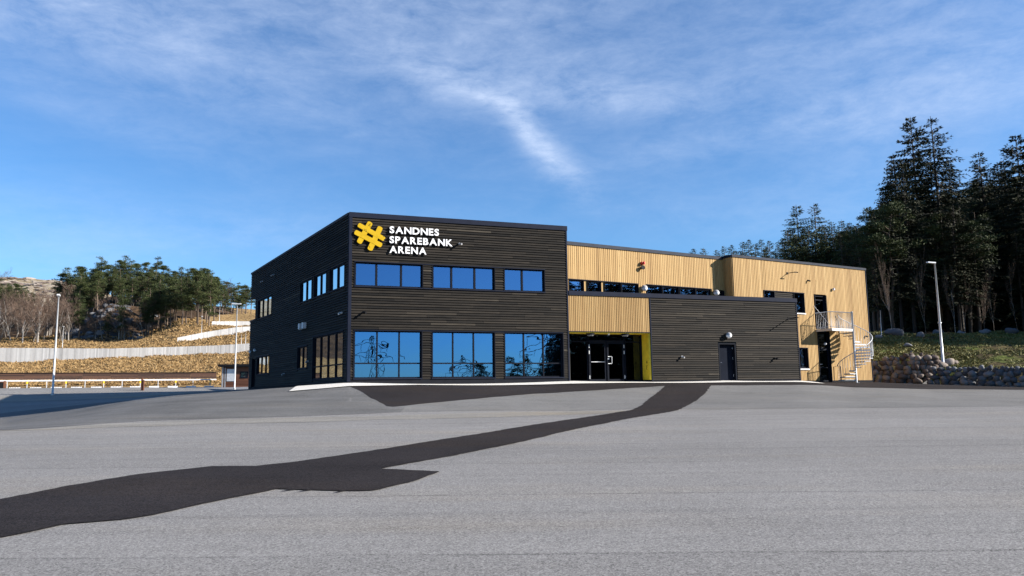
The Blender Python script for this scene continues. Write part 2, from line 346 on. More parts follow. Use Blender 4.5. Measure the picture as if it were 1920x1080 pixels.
# terrain columns: (a = X/Y, [(Y,z),...])
def wall_line(a):
    # depth of the stone retaining walls / end of the asphalt on the right
    T = [(.43, 55.6), (.462, 55.4), (.53, 53.4), (.652, 49.2), (1.11, 44.2), (1.8, 40.2), (3.2, 38)]
    if a <= .43: return 55.6
    for (a0, y0), (a1, y1) in zip(T, T[1:]):
        if a <= a1: return y0 + (y1 - y0) * (a - a0) / (a1 - a0)
    return 38
COLS=[
(-1.6,[(0,0),(20,.6),(34,.3),(50,1.0),(58,2.2),(92,2.3),(100,3.3),(140,8),(240,19),(400,60),(600,95),(1500,110)]),
(-.652,[(0,0),(21.8,.65),(34,.45),(42,.77),(50,1.1),(54,1.5),(55,1.62),(58,2.2),(86,2.25),(92,2.3),(100,3.3),(140,8.0),(200,13.5),(240,18.5),(330,36),(400,46),(600,92),(900,88),(1500,90)]),
(-.564,[(0,0),(23.0,.69),(34,.91),(42,.95),(50,1.2),(54,1.55),(55,1.66),(58,2.18),(86,2.22),(94,2.4),(102,3.5),(140,8.0),(200,13.5),(240,18.5),(330,37),(400,46),(600,90),(900,86),(1500,90)]),
(-.523,[(0,0),(23.8,.72),(34,1.15),(42,1.15),(50,1.24),(55,1.68),(58,2.16),(86,2.2),(95,2.45),(103,3.6),(140,8.0),(190,12.8),(236,17.5),(266,33),(330,42),(400,48),(600,80),(1500,85)]),
(-.4795,[(0,0),(24.8,.74),(34,1.38),(42,1.3),(50,1.28),(55,1.7),(58,2.15),(86,2.2),(95,2.5),(105,3.8),(140,8.0),(190,13.6),(244,18.8),(272,32),(330,42),(450,52),(1500,60)]),
(-.428,[(0,0),(25.3,.76),(34,1.55),(42,1.5),(50,1.5),(55,1.75),(60,2.1),(86,2.2),(95,2.5),(107,3.9),(140,8.1),(190,14.6),(225,21),(300,36.5),(350,43),(450,50),(1500,60)]),
(-.355,[(0,0),(25.8,.78),(34,1.68),(42,1.75),(50,1.8),(63,1.9),(75,2.1),(95,2.4),(110,4),(140,8.25),(190,15.8),(240,22.1),(330,38),(450,47),(1500,60)]),
(-.31,[(0,0),(26.2,.79),(34,1.78),(50,1.9),(63,1.95),(80,2.2),(97,2.5),(112,4.2),(140,8.8),(190,16.6),(240,22.6),(330,37),(450,45),(1500,60)]),
(-.21,[(0,0),(26.6,.8),(34.6,1.98),(50,1.95),(80,2.2),(100,3),(200,15),(400,33),(1500,50)]),
(.0713,[(0,0),(28,.84),(38.3,1.96),(60,1.95),(100,3.5),(200,14),(400,30),(1500,50)]),
(.2738,[(0,0),(27.5,.83),(41.4,1.9),(60,1.95),(80,5),(150,16),(300,34),(1500,60)]),
(.3668,[(0,0),(27.2,.82),(43.1,1.86),(48,1.84),(60,1.95),(75,6),(150,18),(300,38),(1500,70)]),
(.43,[(0,0),(27,.81),(48,1.8),(56,1.78),(58,2.8),(70,5.2),(80,6.6),(150,19),(300,42),(1500,80)]),
(.462,[(0,0),(27,.81),(49.5,1.78),(55.4,1.75),(56.6,3.35),(60,3.9),(69,6.0),(74,6.3),(80,7.0),(150,20),(300,45),(1500,80)]),
(.53,[(0,0),(26.9,.8),(50,1.6),(53.2,1.6),(54.0,2.6),(58,3.5),(68.5,5.9),(74,6.1),(80,6.8),(150,20),(300,45),(1500,80)]),
(.652,[(0,0),(26.7,.8),(49.0,1.36),(50.0,2.5),(60,4.4),(70,5.9),(80,6.8),(150,22),(300,50),(1500,80)]),
(1.11,[(0,0),(26,.8),(44,1.2),(45,2.35),(60,5.0),(70,6.5),(150,24),(300,50),(1500,80)]),
(1.8,[(0,0),(26,.8),(40,1.1),(41,2.3),(60,6),(150,24),(300,50),(1500,80)]),
]
def _pl(t,x):
    if x<=t[0][0]: return t[0][1]
    for (x0,y0),(x1,y1) in zip(t,t[1:]):
        if x<=x1: return y0+(y1-y0)*(x-x0)/(x1-x0)
    return t[-1][1]
def height_aY(a,Y):
    if Y<=0: return .03*Y if Y>-40 else -1.2+(max(0.,-Y-60))*.0
    if a<=COLS[0][0]: return _pl(COLS[0][1],Y)
    for (a0,c0),(a1,c1) in zip(COLS,COLS[1:]):
        if a<=a1:
            f=(a-a0)/(a1-a0)
            if a0>=.43 and 20<Y<85:      # keep the bank edge parallel to the retaining wall
                w=wall_line(a); t=Y-w
                k=max(0.,min(1.,1-(t-3)/17 if t>3 else 1+(t+5)/20 if t<-5 else 1.))
                return _pl(c0,Y+(wall_line(a0)-w)*k)*(1-f)+_pl(c1,Y+(wall_line(a1)-w)*k)*f
            return _pl(c0,Y)*(1-f)+_pl(c1,Y)*f
    return _pl(COLS[-1][1],Y)
def ground_z(x,y):
    return height_aY(x/max(y,20.),y)
# ------------------------------------------------------------------ ground sheet
def hnoise(x, y, sc, seed=0):
    """cheap smooth value noise"""
    from mathutils import noise
    return noise.noise(Vector((x * sc + seed, y * sc - seed, seed * .37)))
def asph_end(a):
    if a < -.2: return 93.5
    if a < .43: return 62.
    return wall_line(a) - .15
A_S = [-3.2, -2.6, -2.1, -1.8, -1.6, -1.4, -1.2, -1.05, -.95, -.85, -.78] + [round(-.72 + .01 * i, 3) for i in range(146)] + [.78, .84, .9, 1., 1.11, 1.25, 1.4, 1.6, 1.8, 2.2, 2.7, 3.2]
Y_S = [-300, -200, -120, -60, -30, -10, 0, 5, 10, 14, 18, 20] + [20 + .5 * i for i in range(1, 81)] + [60 + i for i in range(1, 41)] + [100 + 2.5 * i for i in range(1, 41)] + [200 + 5 * i for i in range(1, 41)] + [420, 450, 480, 510, 540, 570, 600, 640, 700, 800, 1000, 1500]
def hill_noise(x, y, a):
    e = asph_end(a)
    if y <= e: return 0.
    k = min(1., (y - e) / 6.)
    k2 = min(1., max(0., (y - 200) / 150.))
    return k * (.26 * hnoise(x, y, .35) + .10 * hnoise(x, y, 1.1, 7) + .35 * hnoise(x, y, .11, 3) + k2 * (1.6 * hnoise(x, y, .045, 5) + 2.2 * hnoise(x, y, .02, 9)))
def gz(x, y):
    a = x / max(y, 20.) if y > 0 else x / (20. - y)
    return height_aY(a, y) + (hill_noise(x, y, a) if y > 40 else 0)
class_faces = {'e': MB(), 'a': MB(), 'h': MB(), 'r': MB(), 'b': MB(), 'f': MB()}
def grid():
    pts = []; 
    for y in Y_S:
        w = max(y, 20.) if y > 0 else 20. - y
        row = []
        for a in A_S:
            x = a * w; row.append((x, y, gz(x, y)))
        pts.append(row)
    idx = {k: {} for k in class_faces}
    for j in range(len(Y_S) - 1):
        for i in range(len(A_S) - 1):
            a = .5 * (A_S[i] + A_S[i + 1]); y = .5 * (Y_S[j] + Y_S[j + 1])
            if y < asph_end(a): k = 'a'
            elif a < .43 and y > 430: k = 'r'
            elif a > .43 and y < 74: k = 'b'
            elif a > .07: k = 'f'
            elif y < 430 and a < -.36 and y > (190 if a < -.45 else 214) + 10 * hnoise(a * 60, 3, 1.) + (36 if a > -.43 else 0) + max(0, (a + .40) * 900): k = 'e'
            else: k = 'h'
            mb = class_faces[k]; q = []
            for (jj, ii) in ((j, i), (j, i + 1), (j + 1, i + 1), (j + 1, i)):
                if (jj, ii) not in idx[k]: idx[k][(jj, ii)] = len(mb.v); mb.v.append(pts[jj][ii])
                q.append(idx[k][(jj, ii)])
            mb.f.append(tuple(q)); mb.uv += [mb.v[t][:2] for t in q]; mb.t.append(.5); mb.mi.append(0); mb.sm.append(True)
grid()
for k, nm, mt in (('a', 'ground', ASPH), ('h', 'hillside', HILL), ('e', 'heath', HEATH), ('r', 'mountain', ROCKHILL), ('b', 'grass_bank', BANK), ('f', 'forest_floor', FLOOR)):
    struct(class_faces[k].build(nm, mt))
import bmesh
def sheet(name, poly, mat, lift, step=.5, thick=0.):
    """a thin layer laid on the ground: polygon cut by the ground grid lines and draped"""
    bm = bmesh.new()
    vs = [bm.verts.new((x, y, 0)) for x, y in poly]; bm.faces.new(vs)
    xs = [p[0] for p in poly]; ys = [p[1] for p in poly]
    def cut(co, no):
        gm = bm.verts[:] + bm.edges[:] + bm.faces[:]
        bmesh.ops.bisect_plane(bm, geom=gm, plane_co=co, plane_no=no, dist=1e-5)
    bmesh.ops.triangulate(bm, faces=bm.faces[:])
    for y in Y_S:
        if min(ys) < y < max(ys): cut((0, y, 0), (0, 1, 0))
    x = math.floor(min(xs) / step) * step
    while x < max(xs):
        if x > min(xs): cut((x, 0, 0), (1, 0, 0))
        x += step
    bmesh.ops.triangulate(bm, faces=bm.faces[:])
    for v in bm.verts: v.co.z = gmesh(v.co.x, v.co.y) + lift
    for f in bm.faces:
        if f.normal.z < 0: f.normal_flip()
    me = bpy.data.meshes.new(name); bm.to_mesh(me); bm.free(); me.materials.append(mat)
    o = bpy.data.objects.new(name, me); col.objects.link(o); struct(o); return o
def gmesh(x, y):
    for y0, y1 in zip(Y_S, Y_S[1:]):
        if y0 <= y <= y1:
            w = max(y, 20.) if y > 0 else 20. - y; a = x / w; f = (y - y0) / (y1 - y0)
            w0 = max(y0, 20.) if y0 > 0 else 20. - y0; w1 = max(y1, 20.) if y1 > 0 else 20. - y1
            return gz(a * w0, y0) * (1 - f) + gz(a * w1, y1) * f
    return gz(x, y)
def rag(pts, amp, seg=.35, seed=1):
    """roughen an open outline: torn asphalt edge"""
    rnd = random.Random(seed); out = []
    for (x0, y0), (x1, y1) in zip(pts, pts[1:]):
        l = math.hypot(x1 - x0, y1 - y0); n = max(1, int(l / seg)); nx, ny = -(y1 - y0) / l, (x1 - x0) / l
        for k in range(n):
            t = k / n; e = amp * rnd.uniform(-1, 1) * min(1, max(.35, y0 / 26)) if k or out else 0
            out.append((x0 + (x1 - x0) * t + nx * e, y0 + (y1 - y0) * t + ny * e))
    out.append(pts[-1]); return out
fp = lambda s, d: tuple(WF.p(s, 0, d)[:2])
# layers, each a few mm above the one below
crease = [(-22.5, 20.4), (-14.74, 22.66), (-13.23, 23.5), (-11.94, 25.12), (-8.21, 26.2), (-3.9, 27.3), (0, 27.9), (4.6, 28.1), (7.0, 27.5), (11.8, 27.3), (17.6, 27.1), (34, 26.5)]
sheet('apron', rag(crease[4:], .05, .5, 3) + [(42, 38.5), (37.2, 44.7), (31.2, 48.8), (27.5, 50.6), fp(24.6, .3), fp(12, .3), fp(0, .3), (-7.6, 34.3)], ASPHA, .004)
sheet('asphalt_bank', rag(crease[:6], .05, .5, 4) + [(-3.92, 28.54), (-4.5, 28.6), (-6.57, 32.84), (-7.2, 34.4), (-10, 39.3), (-10.6, 45), (-22, 45), (-25, 44), (-29, 36)], ASPHM, .007)
sheet('pale_asphalt_band', rag([(-24.0, 20.0), (-14.6, 22.2), (-11.8, 24.5), (-8.1, 25.5), (-3.9, 26.5), (0, 27.2), (3.9, 27.4)], .04, .5, 8) + rag([(3.2, 26.2), (0, 25.3), (-4, 24.4), (-8, 23.6), (-12, 22.4), (-24, 19.0)], .3, 1.0, 5), PALEC, .0055)
wed = [(-6.57, 32.84), (-4.61, 28.62), (-4.35, 28.46), (-2.31, 30.16), (0.83, 32.76), (3.21, 34.36), (5.83, 36.14), (7.3, 37.38), (9.8, 38.22), (14.5, 39.9), (17.5, 42.0), (20.71, 45.0), (27.38, 48.16), (31.63, 48.5), (33, 46.9), (37, 44.4), (37.2, 44.9), (31.3, 49.1), (28.3, 53.1), (25.5, 55.1), (22.5, 55.2), (18, 50), fp(24.6, .9), fp(12, .9), fp(1, .9), (-7.2, 33.9)]
sheet('asphalt_strip', rag(wed[:16], .05, .5, 6) + wed[16:], ASPHD, .010)
up = [(-7.6, 9.0), (-6.59, 9.64), (-6.5, 10.08), (-6.26, 11.2), (-5.83, 12.34), (-5.01, 13.22), (-4.28, 13.16), (-3.73, 13.74), (-3.11, 14.74), (-2.45, 15.88), (-1.68, 17.36), (-0.81, 18.84), (0.53, 21.48), (2.87, 25.4), (4.17, 27.76), (4.77, 29.24), (5.3, 31.02), (5.96, 33.1), (6.65, 35.28), (7.4, 37.9)]
lo = [(9.76, 38.7), (8.5, 34.56), (7.09, 30.58), (6.22, 28.54), (5.34, 26.58), (3.44, 23.48), (1.56, 19.88), (-0.04, 16.32), (-1.1, 14.34), (-2.15, 12.62), (-1.14, 12.2), (-1.39, 11.24), (-1.84, 10.42), (-2.15, 10.4), (-2.2, 10.43), (-2.33, 10.22), (-2.27, 10.44), (-2.4, 10.47), (-2.57, 10.50), (-2.66, 10.52), (-2.86, 10.30), (-2.74, 10.55), (-2.90, 10.59), (-3.05, 10.40), (-2.98, 10.62), (-3.17, 10.66), (-3.67, 9.72), (-4.01, 8.92), (-4.23, 8.64), (-4.73, 8.42), (-4.86, 8.08), (-5.0, 7.8), (-5.07, 7.46), (-5.6, 6.6)]
sheet('asphalt_path', rag(up, .035, .14, 1) + rag(lo, .035, .14, 2), ASPHD, .013)
# pale concrete pavement in front of the dark facade
sheet('pavement', [fp(-2.6, 1.15), fp(5, 1.2), fp(12, 1.2), fp(20, 1.12), fp(25.4, 1.0), fp(25.4, -2), fp(24, -2), fp(24, -.2), fp(15.4, -.05), fp(15.2, -.85), fp(10.6, -.85), fp(10.4, -.05), fp(-.3, -.05), tuple(WL.p(14.5, 0, .08)[:2])], CONC, .045)
# far light kerb strip and shooting-range platform
sheet('concrete_strip', [(-46, 51.0), (-33, 51.2), (-22, 51.6), (-18.4, 52.5), (-18.4, 54.5), (-33, 54.9), (-46, 55)], PALEC, .012)
sheet('range_platform', [(-62, 58.5), (-40, 58.6), (-20, 60), (-19, 80), (-30, 92), (-62, 92)], CONCG, .012)
# ------------------------------------------------------------------ the arena building
BT = thing('arena_building', 'long arena building with black clapboard front and pale pine upper walls', 'building', (-7.29, 34.6, 2.0))
rb = random.Random(5)
def holes_at(hs, z0, z1):
    return sorted((h[0], h[1]) for h in hs if h[2] < z1 - 1e-4 and h[3] > z0 + 1e-4)
def clad_h(name, w, s0, s1, z0, z1, holes, mat, pitch=.118, parent=BT, d0=.0, dk=0.):
    """horizontal lapped boards, each its own length and stain"""
    mb = MB(); n = int(round((z1 - z0) / pitch)); pitch = (z1 - z0) / n
    for r in range(n):
        za, zb = z0 + r * pitch, z0 + (r + 1) * pitch
        hs = holes_at(holes, za + pitch * .3, zb - pitch * .3); segs = []; c = s0
        for (h0, h1) in hs:
            if h0 > c: segs.append((c, h0))
            c = max(c, h1)
        if c < s1: segs.append((c, s1))
        rowt = rb.gauss(0, .05)
        for (a, b) in segs:
            x = a
            while x < b - 1e-3:
                L = rb.choice((1.5, 2.1, 2.7, 3.3, 3.9)) + rb.uniform(-.3, .3)
                if x == a: L *= rb.uniform(.3, 1)
                e = b if x + L > b - .35 else x + L
                t = min(1, max(0, rb.gauss(.40 + dk, .13) + rowt + (.32 if rb.random() < .05 else 0)))
                j = rb.uniform(-.003, .003)
                zt = zb + .018; g_ = .002
                P = [w.p(x + g_, za + .006, d0 + .062 + j), w.p(e - g_, za + .006, d0 + .062 + j), w.p(e - g_, za + .006, d0), w.p(x + g_, za + .006, d0),
                     w.p(x + g_, zb - .004, d0 + .016 + j), w.p(e - g_, zb - .004, d0 + .016 + j), w.p(e - g_, zb - .004, d0), w.p(x + g_, zb - .004, d0)]
                UV = [(x, za), (e, za), (e, za - .03), (x, za - .03), (x, zb), (e, zb), (e, zb + .02), (x, zb + .02)]
                mb.hexa(P, UV, t); x = e
    return mb.build(name, mat, parent)
def clad_v(name, w, s0, s1, z0, ztop, holes, mat, pitch=.125, parent=BT, tbase=.5, d0=0., z0f=None):
    """vertical boards, board-on-board, split at openings"""
    mb = MB(); n = int(round((s1 - s0) / pitch)); pitch = (s1 - s0) / n
    for r in range(n):
        a, b = s0 + r * pitch, s0 + (r + 1) * pitch; m = .5 * (a + b)
        zt = ztop(m) if callable(ztop) else ztop
        hs = sorted((h[2], h[3]) for h in holes if h[0] < m < h[1]); c = z0; segs = []
        for (h0, h1) in hs:
            if h0 > c: segs.append((c, h0))
            c = max(c, h1)
        if c < zt: segs.append((c, zt))
        t0 = rb.gauss(tbase, .13) + (.18 if rb.random() < .06 else 0) - (.2 if rb.random() < .07 else 0)
        for (za, zb) in segs:
            t = min(1, max(0, t0))
            mb.wbox(w, a - .004, a + pitch * .56, za, zb, d0, d0 + .032 + rb.uniform(-.003, .003), t)
            mb.wbox(w, a + pitch * .56, b - .004, za, zb, d0, d0 + .018 + rb.uniform(-.002, .002), min(1, max(0, t - .05 + rb.gauss(0, .06))))
    return mb.build(name, mat, parent)
def core(w, s0, s1, z0, z1, holes, d0, d1, mb):
    """structural wall behind the boards, with its openings"""
    S = sorted({s0, s1, *[h[0] for h in holes], *[h[1] for h in holes]}); Z = sorted({z0, z1, *[h[2] for h in holes], *[h[3] for h in holes]})
    S = [x for x in S if s0 <= x <= s1]; Z = [x for x in Z if z0 <= x <= z1]
    for a, b in zip(S, S[1:]):
        run = None
        for c, d in zip(Z, Z[1:]):
            if any(h[0] <= a and h[1] >= b and h[2] <= c and h[3] >= d for h in holes):
                if run: mb.wbox(w, a, b, run[0], run[1], d0, d1); run = None
            else: run = (run[0], d) if run else (c, d)
        if run: mb.wbox(w, a, b, run[0], run[1], d0, d1)
def window(w, s0, s1, z0, z1, mull=(), trans=(), glass=None, parent=BT, rec=None, fr=.055, sill=True, mw=.06, name='window', outer=.035):
    """window > pane, sill"""
    if w is WL and glass is None: glass = GLASSL
    if w is WF and glass is None: glass = GLASS if z0 > 5 else GLASSF
    if rec is None: rec = .03 if w is WL else .10
    mb = MB(); d1 = -rec + .05; d0 = -rec - .05
    # reveal lining
    o = outer
    mb.wbox(w, s0, s0 + fr, z0, z1, d0, d1); mb.wbox(w, s1 - fr, s1, z0, z1, d0, d1)
    mb.wbox(w, s0 + fr, s1 - fr, z1 - fr, z1, d0, d1); mb.wbox(w, s0 + fr, s1 - fr, z0, z0 + fr, d0, d1)
    ms = [s0 + fr] + [x for m in mull for x in (m - mw / 2, m + mw / 2)] + [s1 - fr]
    for m in mull: mb.wbox(w, m - mw / 2, m + mw / 2, z0 + fr, z1 - fr, d0, d1 + .004)
    for t in trans:
        for a, b in zip(ms[::2], ms[1::2]): mb.wbox(w, a, b, t - .03, t + .03, d0, d1)
    # outer casing strips that close the board ends
    mb.wbox(w, s0 - o, s0 - .001, z0 - .0, z1, -rec - .05, .062); mb.wbox(w, s1 + .001, s1 + o, z0 - .0, z1, -rec - .05, .062)
    ob = mb.build(name, FRAME, parent)
    pm = MB(); zs = [z0 + fr] + [x for t in trans for x in (t - .03, t + .03)] + [z1 - fr]
    for a, b in zip(ms[::2], ms[1::2]):
        for c, d in zip(zs[::2], zs[1::2]):
            k = rb.uniform(-.0035, .0035); k2 = rb.uniform(-.002, .002)
            pts = [w.p(a, c, -rec + k), w.p(b, c, -rec - k), w.p(b, d, -rec - k + k2), w.p(a, d, -rec + k + k2)]
            pm.face(pts, [(a, c), (b, c), (b, d), (a, d)], rb.random())
    pm.build('pane', glass or GLASS, ob)
    if sill:
        sm = MB(); sm.wbox(w, s0 - o, s1 + o, z0 - .05, z0 - .002, -rec - .05, .085); sm.build('sill', TRIM, ob)
        sm = MB(); sm.wbox(w, s0 - o, s1 + o, z1 + .002, z1 + .035, -rec - .05, .075); sm.build('head_flashing', TRIM, ob)
    return ob
def trim(name, w, *boxes, mat=TRIM, parent=BT):
    for b in boxes: mb = MB(); mb.wbox(w, *b); mb.build(name, mat, parent)
# --- dark front block
LEN = 10.70
FU = [(.24, 3.34, 6.33, 7.42), (3.84, 6.87, 6.33, 7.42), (7.38, 9.46, 6.33, 7.42)]
FL = [(.24, 3.31, 2.19, 4.32), (3.81, 6.84, 2.19, 4.32), (7.36, 10.38, 2.19, 4.32)]
e = .036
hf = [(a - e, b + e, c - .05, d + .035) for a, b, c, d in FU + FL]
clad_h('front_cladding', WF, .09, LEN - .06, 2.14, 9.46, hf, DARKW)
mb = MB(); core(WF, 0.02, LEN, 1.7, 9.60, hf, -.26, 0, mb); mb.build('front_wall', INTER, BT)
GM = [(1.22, 2.36), (4.76, 5.90), (8.32,)]
for (a, b, c, d), m in zip(FU, GM): window(WF, a, b, c, d, m, mw=.09)
for (a, b, c, d), m in zip(FL, [(1.28, 2.29), (4.82, 5.83), (8.36, 9.37)]): window(WF, a, b, c, d, m, (2.86,))
trim('window_flashing', WF, (3.38, 3.80, 7.422, 7.455, .0, .075), (6.91, 7.34, 7.422, 7.455, 0, .075), (3.38, 3.80, 6.28, 6.328, 0, .085), (6.91, 7.34, 6.28, 6.328, 0, .085),
     (3.35, 3.77, 4.322, 4.357, 0, .075), (6.88, 7.32, 4.322, 4.357, 0, .075))
# --- dark side block (left face)
LU = [(11.5, 13.62, 6.36, 7.46), (14.12, 16.12, 6.36, 7.46), (16.72, 18.9, 6.36, 7.46)]
LF = [(1.3, 4.95, 6.34, 7.55)]
LC = [(-1.0, .80, 6.46, 7.87)]
LT = [(14.1, 18.85, 2.24, 4.34)]; LM = [(11.2, 13.0, 2.85, 4.0)]; LW = [(1.45, 4.8, 2.77, 3.88)]; LD = [(0.0, .98, 1.9, 3.85)]
hl = [(a - e, b + e, c - .05, d + .035) for a, b, c, d in LU + LF + LT + LM + LW] + [(-1.1, .80, 6.44, 7.90)] + LD
clad_h('side_cladding', WL, -1.0, 19.40, 2.02, 9.58, hl, DARKW, dk=-.08)
mb = MB(); core(WL, -1.0, 19.30, 1.6, 9.62, hl, -.26, 0, mb); mb.build('side_wall', INTER, BT)
for k, (a, b, c, d) in enumerate(LU): window(WL, a, b, c, d, (.5 * (a + b),), mw=.08)
window(WL, *LF[0], (2.5, 3.75)); window(WL, *LT[0], (15.28, 16.47, 17.66), (2.86,)); window(WL, *LM[0], (12.1,)); window(WL, *LW[0], (2.57, 3.69))
trim('window_flashing', WL, (13.66, 14.08, 7.462, 7.5, 0, .075), (16.16, 16.68, 7.462, 7.5, 0, .075), (13.66, 14.08, 6.31, 6.358, 0, .08), (16.16, 16.68, 6.31, 6.358, 0, .08))
# recessed corner terrace at the far end
mb = MB(); mb.wbox(WL, -1.02, .80, 6.36, 6.44, -1.4, .08); mb.build('terrace_ledge', TRIML, BT)
mb = MB(); mb.wbox(WL, .42, .56, 6.442, 7.9, -.16, .02); mb.build('terrace_post', TRIM, BT)
mb = MB(); mb.wbox(WL, -.95, .80, 6.442, 7.9, -1.5, -1.4); mb.build('terrace_wall', INTER, BT)
window(WL, .02, .96, 1.95, 3.83, (), (), glass=GLASSE, rec=.12, name='side_door', sill=False)
# sealed tops: parapet flashing, corner boards, plinths
ROOF = 9.46
trim('parapet_flashing', WF, (-.06, LEN + .03, 9.462, 9.69, -.30, .085))
trim('parapet_flashing', WL, (-1.06, 19.38, 9.585, 9.70, -.30, .075), mat=TRIML)
trim('corner_board', WF, (-.05, .088, 2.05, 9.46, -.04, .07)); trim('corner_board', WF, (LEN - .058, LEN + .012, 2.0, 9.46, -.2, .066))
trim('corner_board', WL, (19.41, 19.47, 2.0, 9.58, -.04, .06))
trim('plinth', WF, (-.04, LEN, 1.6, 2.138, -.2, .035), mat=PLINTH); trim('plinth', WL, (-1.0, 19.4, 1.5, 2.018, -.2, .03), mat=PLINTH)
# --- low dark wing with door
S0, S1 = 15.30, 24.60
DH = [(19.36, 20.46, 1.88, 3.92)]
clad_h('wing_cladding', WF, S0 + .05, S1 - .04, 2.0, 6.22, [(19.33, 20.49, 1.8, 3.95)], DARKW, dk=.03)
mb = MB(); core(WF, S0, S1, 1.6, 6.3, [(19.33, 20.49, 1.6, 3.95)], -.26, 0, mb); mb.build('wing_wall', INTER, BT)
trim('parapet_flashing', WF, (LEN + .03, S1 + .04, 6.222, 6.44, -.30, .085))
trim('corner_board', WF, (S0 - .01, S0 + .048, 1.95, 6.22, -.2, .06)); trim('corner_board', WF, (S1 - .038, S1 + .02, 1.9, 6.22, -.3, .06))
trim('plinth', WF, (S0 + .05, 19.3, 1.6, 1.998, -.2, .03), (20.52, S1 - .04, 1.6, 1.998, -.2, .03), mat=PLINTH)
mb = MB(); mb.wbox(WF, 19.36, 19.44, 1.88, 3.92, -.3, .03); mb.wbox(WF, 20.39, 20.46, 1.88, 3.92, -.3, .03); mb.wbox(WF, 19.44, 20.39, 3.85, 3.92, -.3, .03); mb.wbox(WF, 19.44, 20.39, 1.86, 1.93, -.3, .0)
df = mb.build('door_frame', FRAME, BT)
mb = MB(); mb.wbox(WF, 19.45, 20.385, 1.935, 3.845, -.24, -.18); dl = mb.build('door', DOORM, BT)
mb = MB(); mb.wbox(WF, 19.52, 19.56, 2.78, 2.98, -.18, -.165); mb.tube([WF.p(19.54, 2.9, -.165), WF.p(19.54, 2.9, -.11), WF.p(19.66, 2.9, -.11)], .012); mb.build('handle', STEEL, dl)
for z in (2.15, 3.05, 3.6): mb = MB(); mb.wbox(WF, 20.37, 20.395, z, z + .13, -.178, -.16); mb.build('hinge', STEEL, dl)
# --- entrance: pine panel over a recessed glass front
clad_v('entrance_panel', WF, LEN + .02, S0 - .02, 4.44, 6.218, [], TANW, pitch=.100, tbase=.40)
mb = MB(); mb.wbox(WF, LEN + .01, S0 - .01, 4.44, 6.3, -.2, 0); mb.build('entrance_wall', INTER, BT)
trim('panel_flashing', WF, (LEN + .02, S0 - .02, 4.405, 4.438, -.1, .055))
mb = MB(); mb.wbox(WF, LEN + .02, S0 - .14, 4.36, 4.40, -.85, -.02); mb.build('entrance_soffit', YELLOW, BT)
mb = MB(); mb.wbox(WF, S0 - .10, S0 - .012, 2.02, 4.40, -.72, .0); jp = mb.build('yellow_jamb', YELLOW, BT)
mb = MB(); mb.wbox(WF, S0 - .115, S0 - .101, 2.86, 2.98, -.28, -.22); mb.build('door_bell', BLACK, jp); mb = MB(); mb.tube([WF.p(S0 - .101, 2.55, -.24), WF.p(S0 - .15, 2.56, -.24), WF.p(S0 - .15, 2.74, -.24), WF.p(S0 - .101, 2.75, -.24)], .01); mb.build('handle', BLACK, jp)
mb = MB(); mb.wbox(WF, LEN - .0, LEN + .015, 2.0, 4.40, -.85, .0); mb.build('entrance_jamb', TRIM, BT)
GD = -.78
gw = Wall(*WF.p(0, 0, GD)[:2], WF.u.x, WF.u.y)
window(gw, 10.80, 12.12, 1.97, 4.36, (), (3.98,), glass=GLASSE, rec=.03, sill=False, outer=.0, fr=.06, name='side_light')
window(gw, 14.20, 15.19, 1.97, 4.36, (), (3.98,), glass=GLASSE, rec=.03, sill=False, outer=.0, fr=.06, name='side_light')
window(gw, 12.13, 14.19, 4.0, 4.36, (), (), glass=GLASSE, rec=.03, sill=False, outer=.0, fr=.06, name='transom_light')
for (a, b, hs) in ((12.14, 13.155, 12.14), (13.165, 14.18, 14.18)):
    dd = window(gw, a, b, 1.97, 3.995, (), (2.95,) if a < 13 else (), glass=GLASSE, rec=.03, sill=False, outer=0., fr=.11, name='entrance_door')
    for z in (2.1, 3.35, 3.66): 
        x = a + .01 if a < 13 else b - .04
        mb = MB(); mb.wbox(gw, x, x + .035, z, z + .17, .021, .05); mb.build('hinge', STEELW, dd)
    if a > 13:
        mb = MB(); x = a + .07; mb.tube([gw.p(x, 3.22, .02), gw.p(x + .16, 3.22, .11), gw.p(x + .17, 3.20, .11), gw.p(x + .17, 2.88, .11), gw.p(x + .16, 2.86, .11), gw.p(x, 2.86, .02)], .016); mb.wbox(gw, x - .02, x + .06, 3.08, 3.14, .02, .035)
        mb.build('handle', STEEL, dd)
    else:
        mb = MB(); mb.tube([gw.p(a + .12, 2.95, .06), gw.p(b - .12, 2.95, .06)], .014); mb.build('push_bar', STEEL, dd)
# --- pale pine upper wall behind the wing
UWN = [(.02, .90), (1.17, 2.00), (2.26, 3.30), (3.38, 4.46), (5.08, 6.12), (6.21, 7.33), (7.44, 8.56), (8.64, 9.80)]
uh = [(-.02, 4.50, 6.4, 7.14), (5.04, 9.84, 6.4, 7.14), (10.25, 10.9, 6.4, 7.14)]
clad_v('upper_cladding', WU, -.6, 10.78, 6.2, 8.92, uh, TANW)
mb = MB(); core(WU, -.6, 12, 2.0, 9.0, [(-.02, 4.50, 6.4, 7.14), (5.04, 9.84, 6.4, 7.14), (10.25, 10.78, 6.4, 7.14)], -.3, 0, mb); mb.build('upper_wall', INTER, BT)
for (a, b) in UWN + [(10.27, 10.76)]: window(WU, a, b, 6.42, 7.12, (), (), sill=False, rec=.08, outer=.02)
for (a, b) in ((.925, 1.145), (2.025, 2.235)): mb = MB(); mb.wbox(WU, a, b, 6.4, 7.138, -.1, -.01, .5); mb.build('window_pier', TANW, BT)
trim('window_flashing', WU, (-.02, 4.5, 7.142, 7.175, -.1, .07), (5.04, 9.84, 7.142, 7.175, -.1, .07))
trim('parapet_flashing', WU, (-.6, 10.80, 8.922, 9.10, -.3, .08), mat=TRIML)
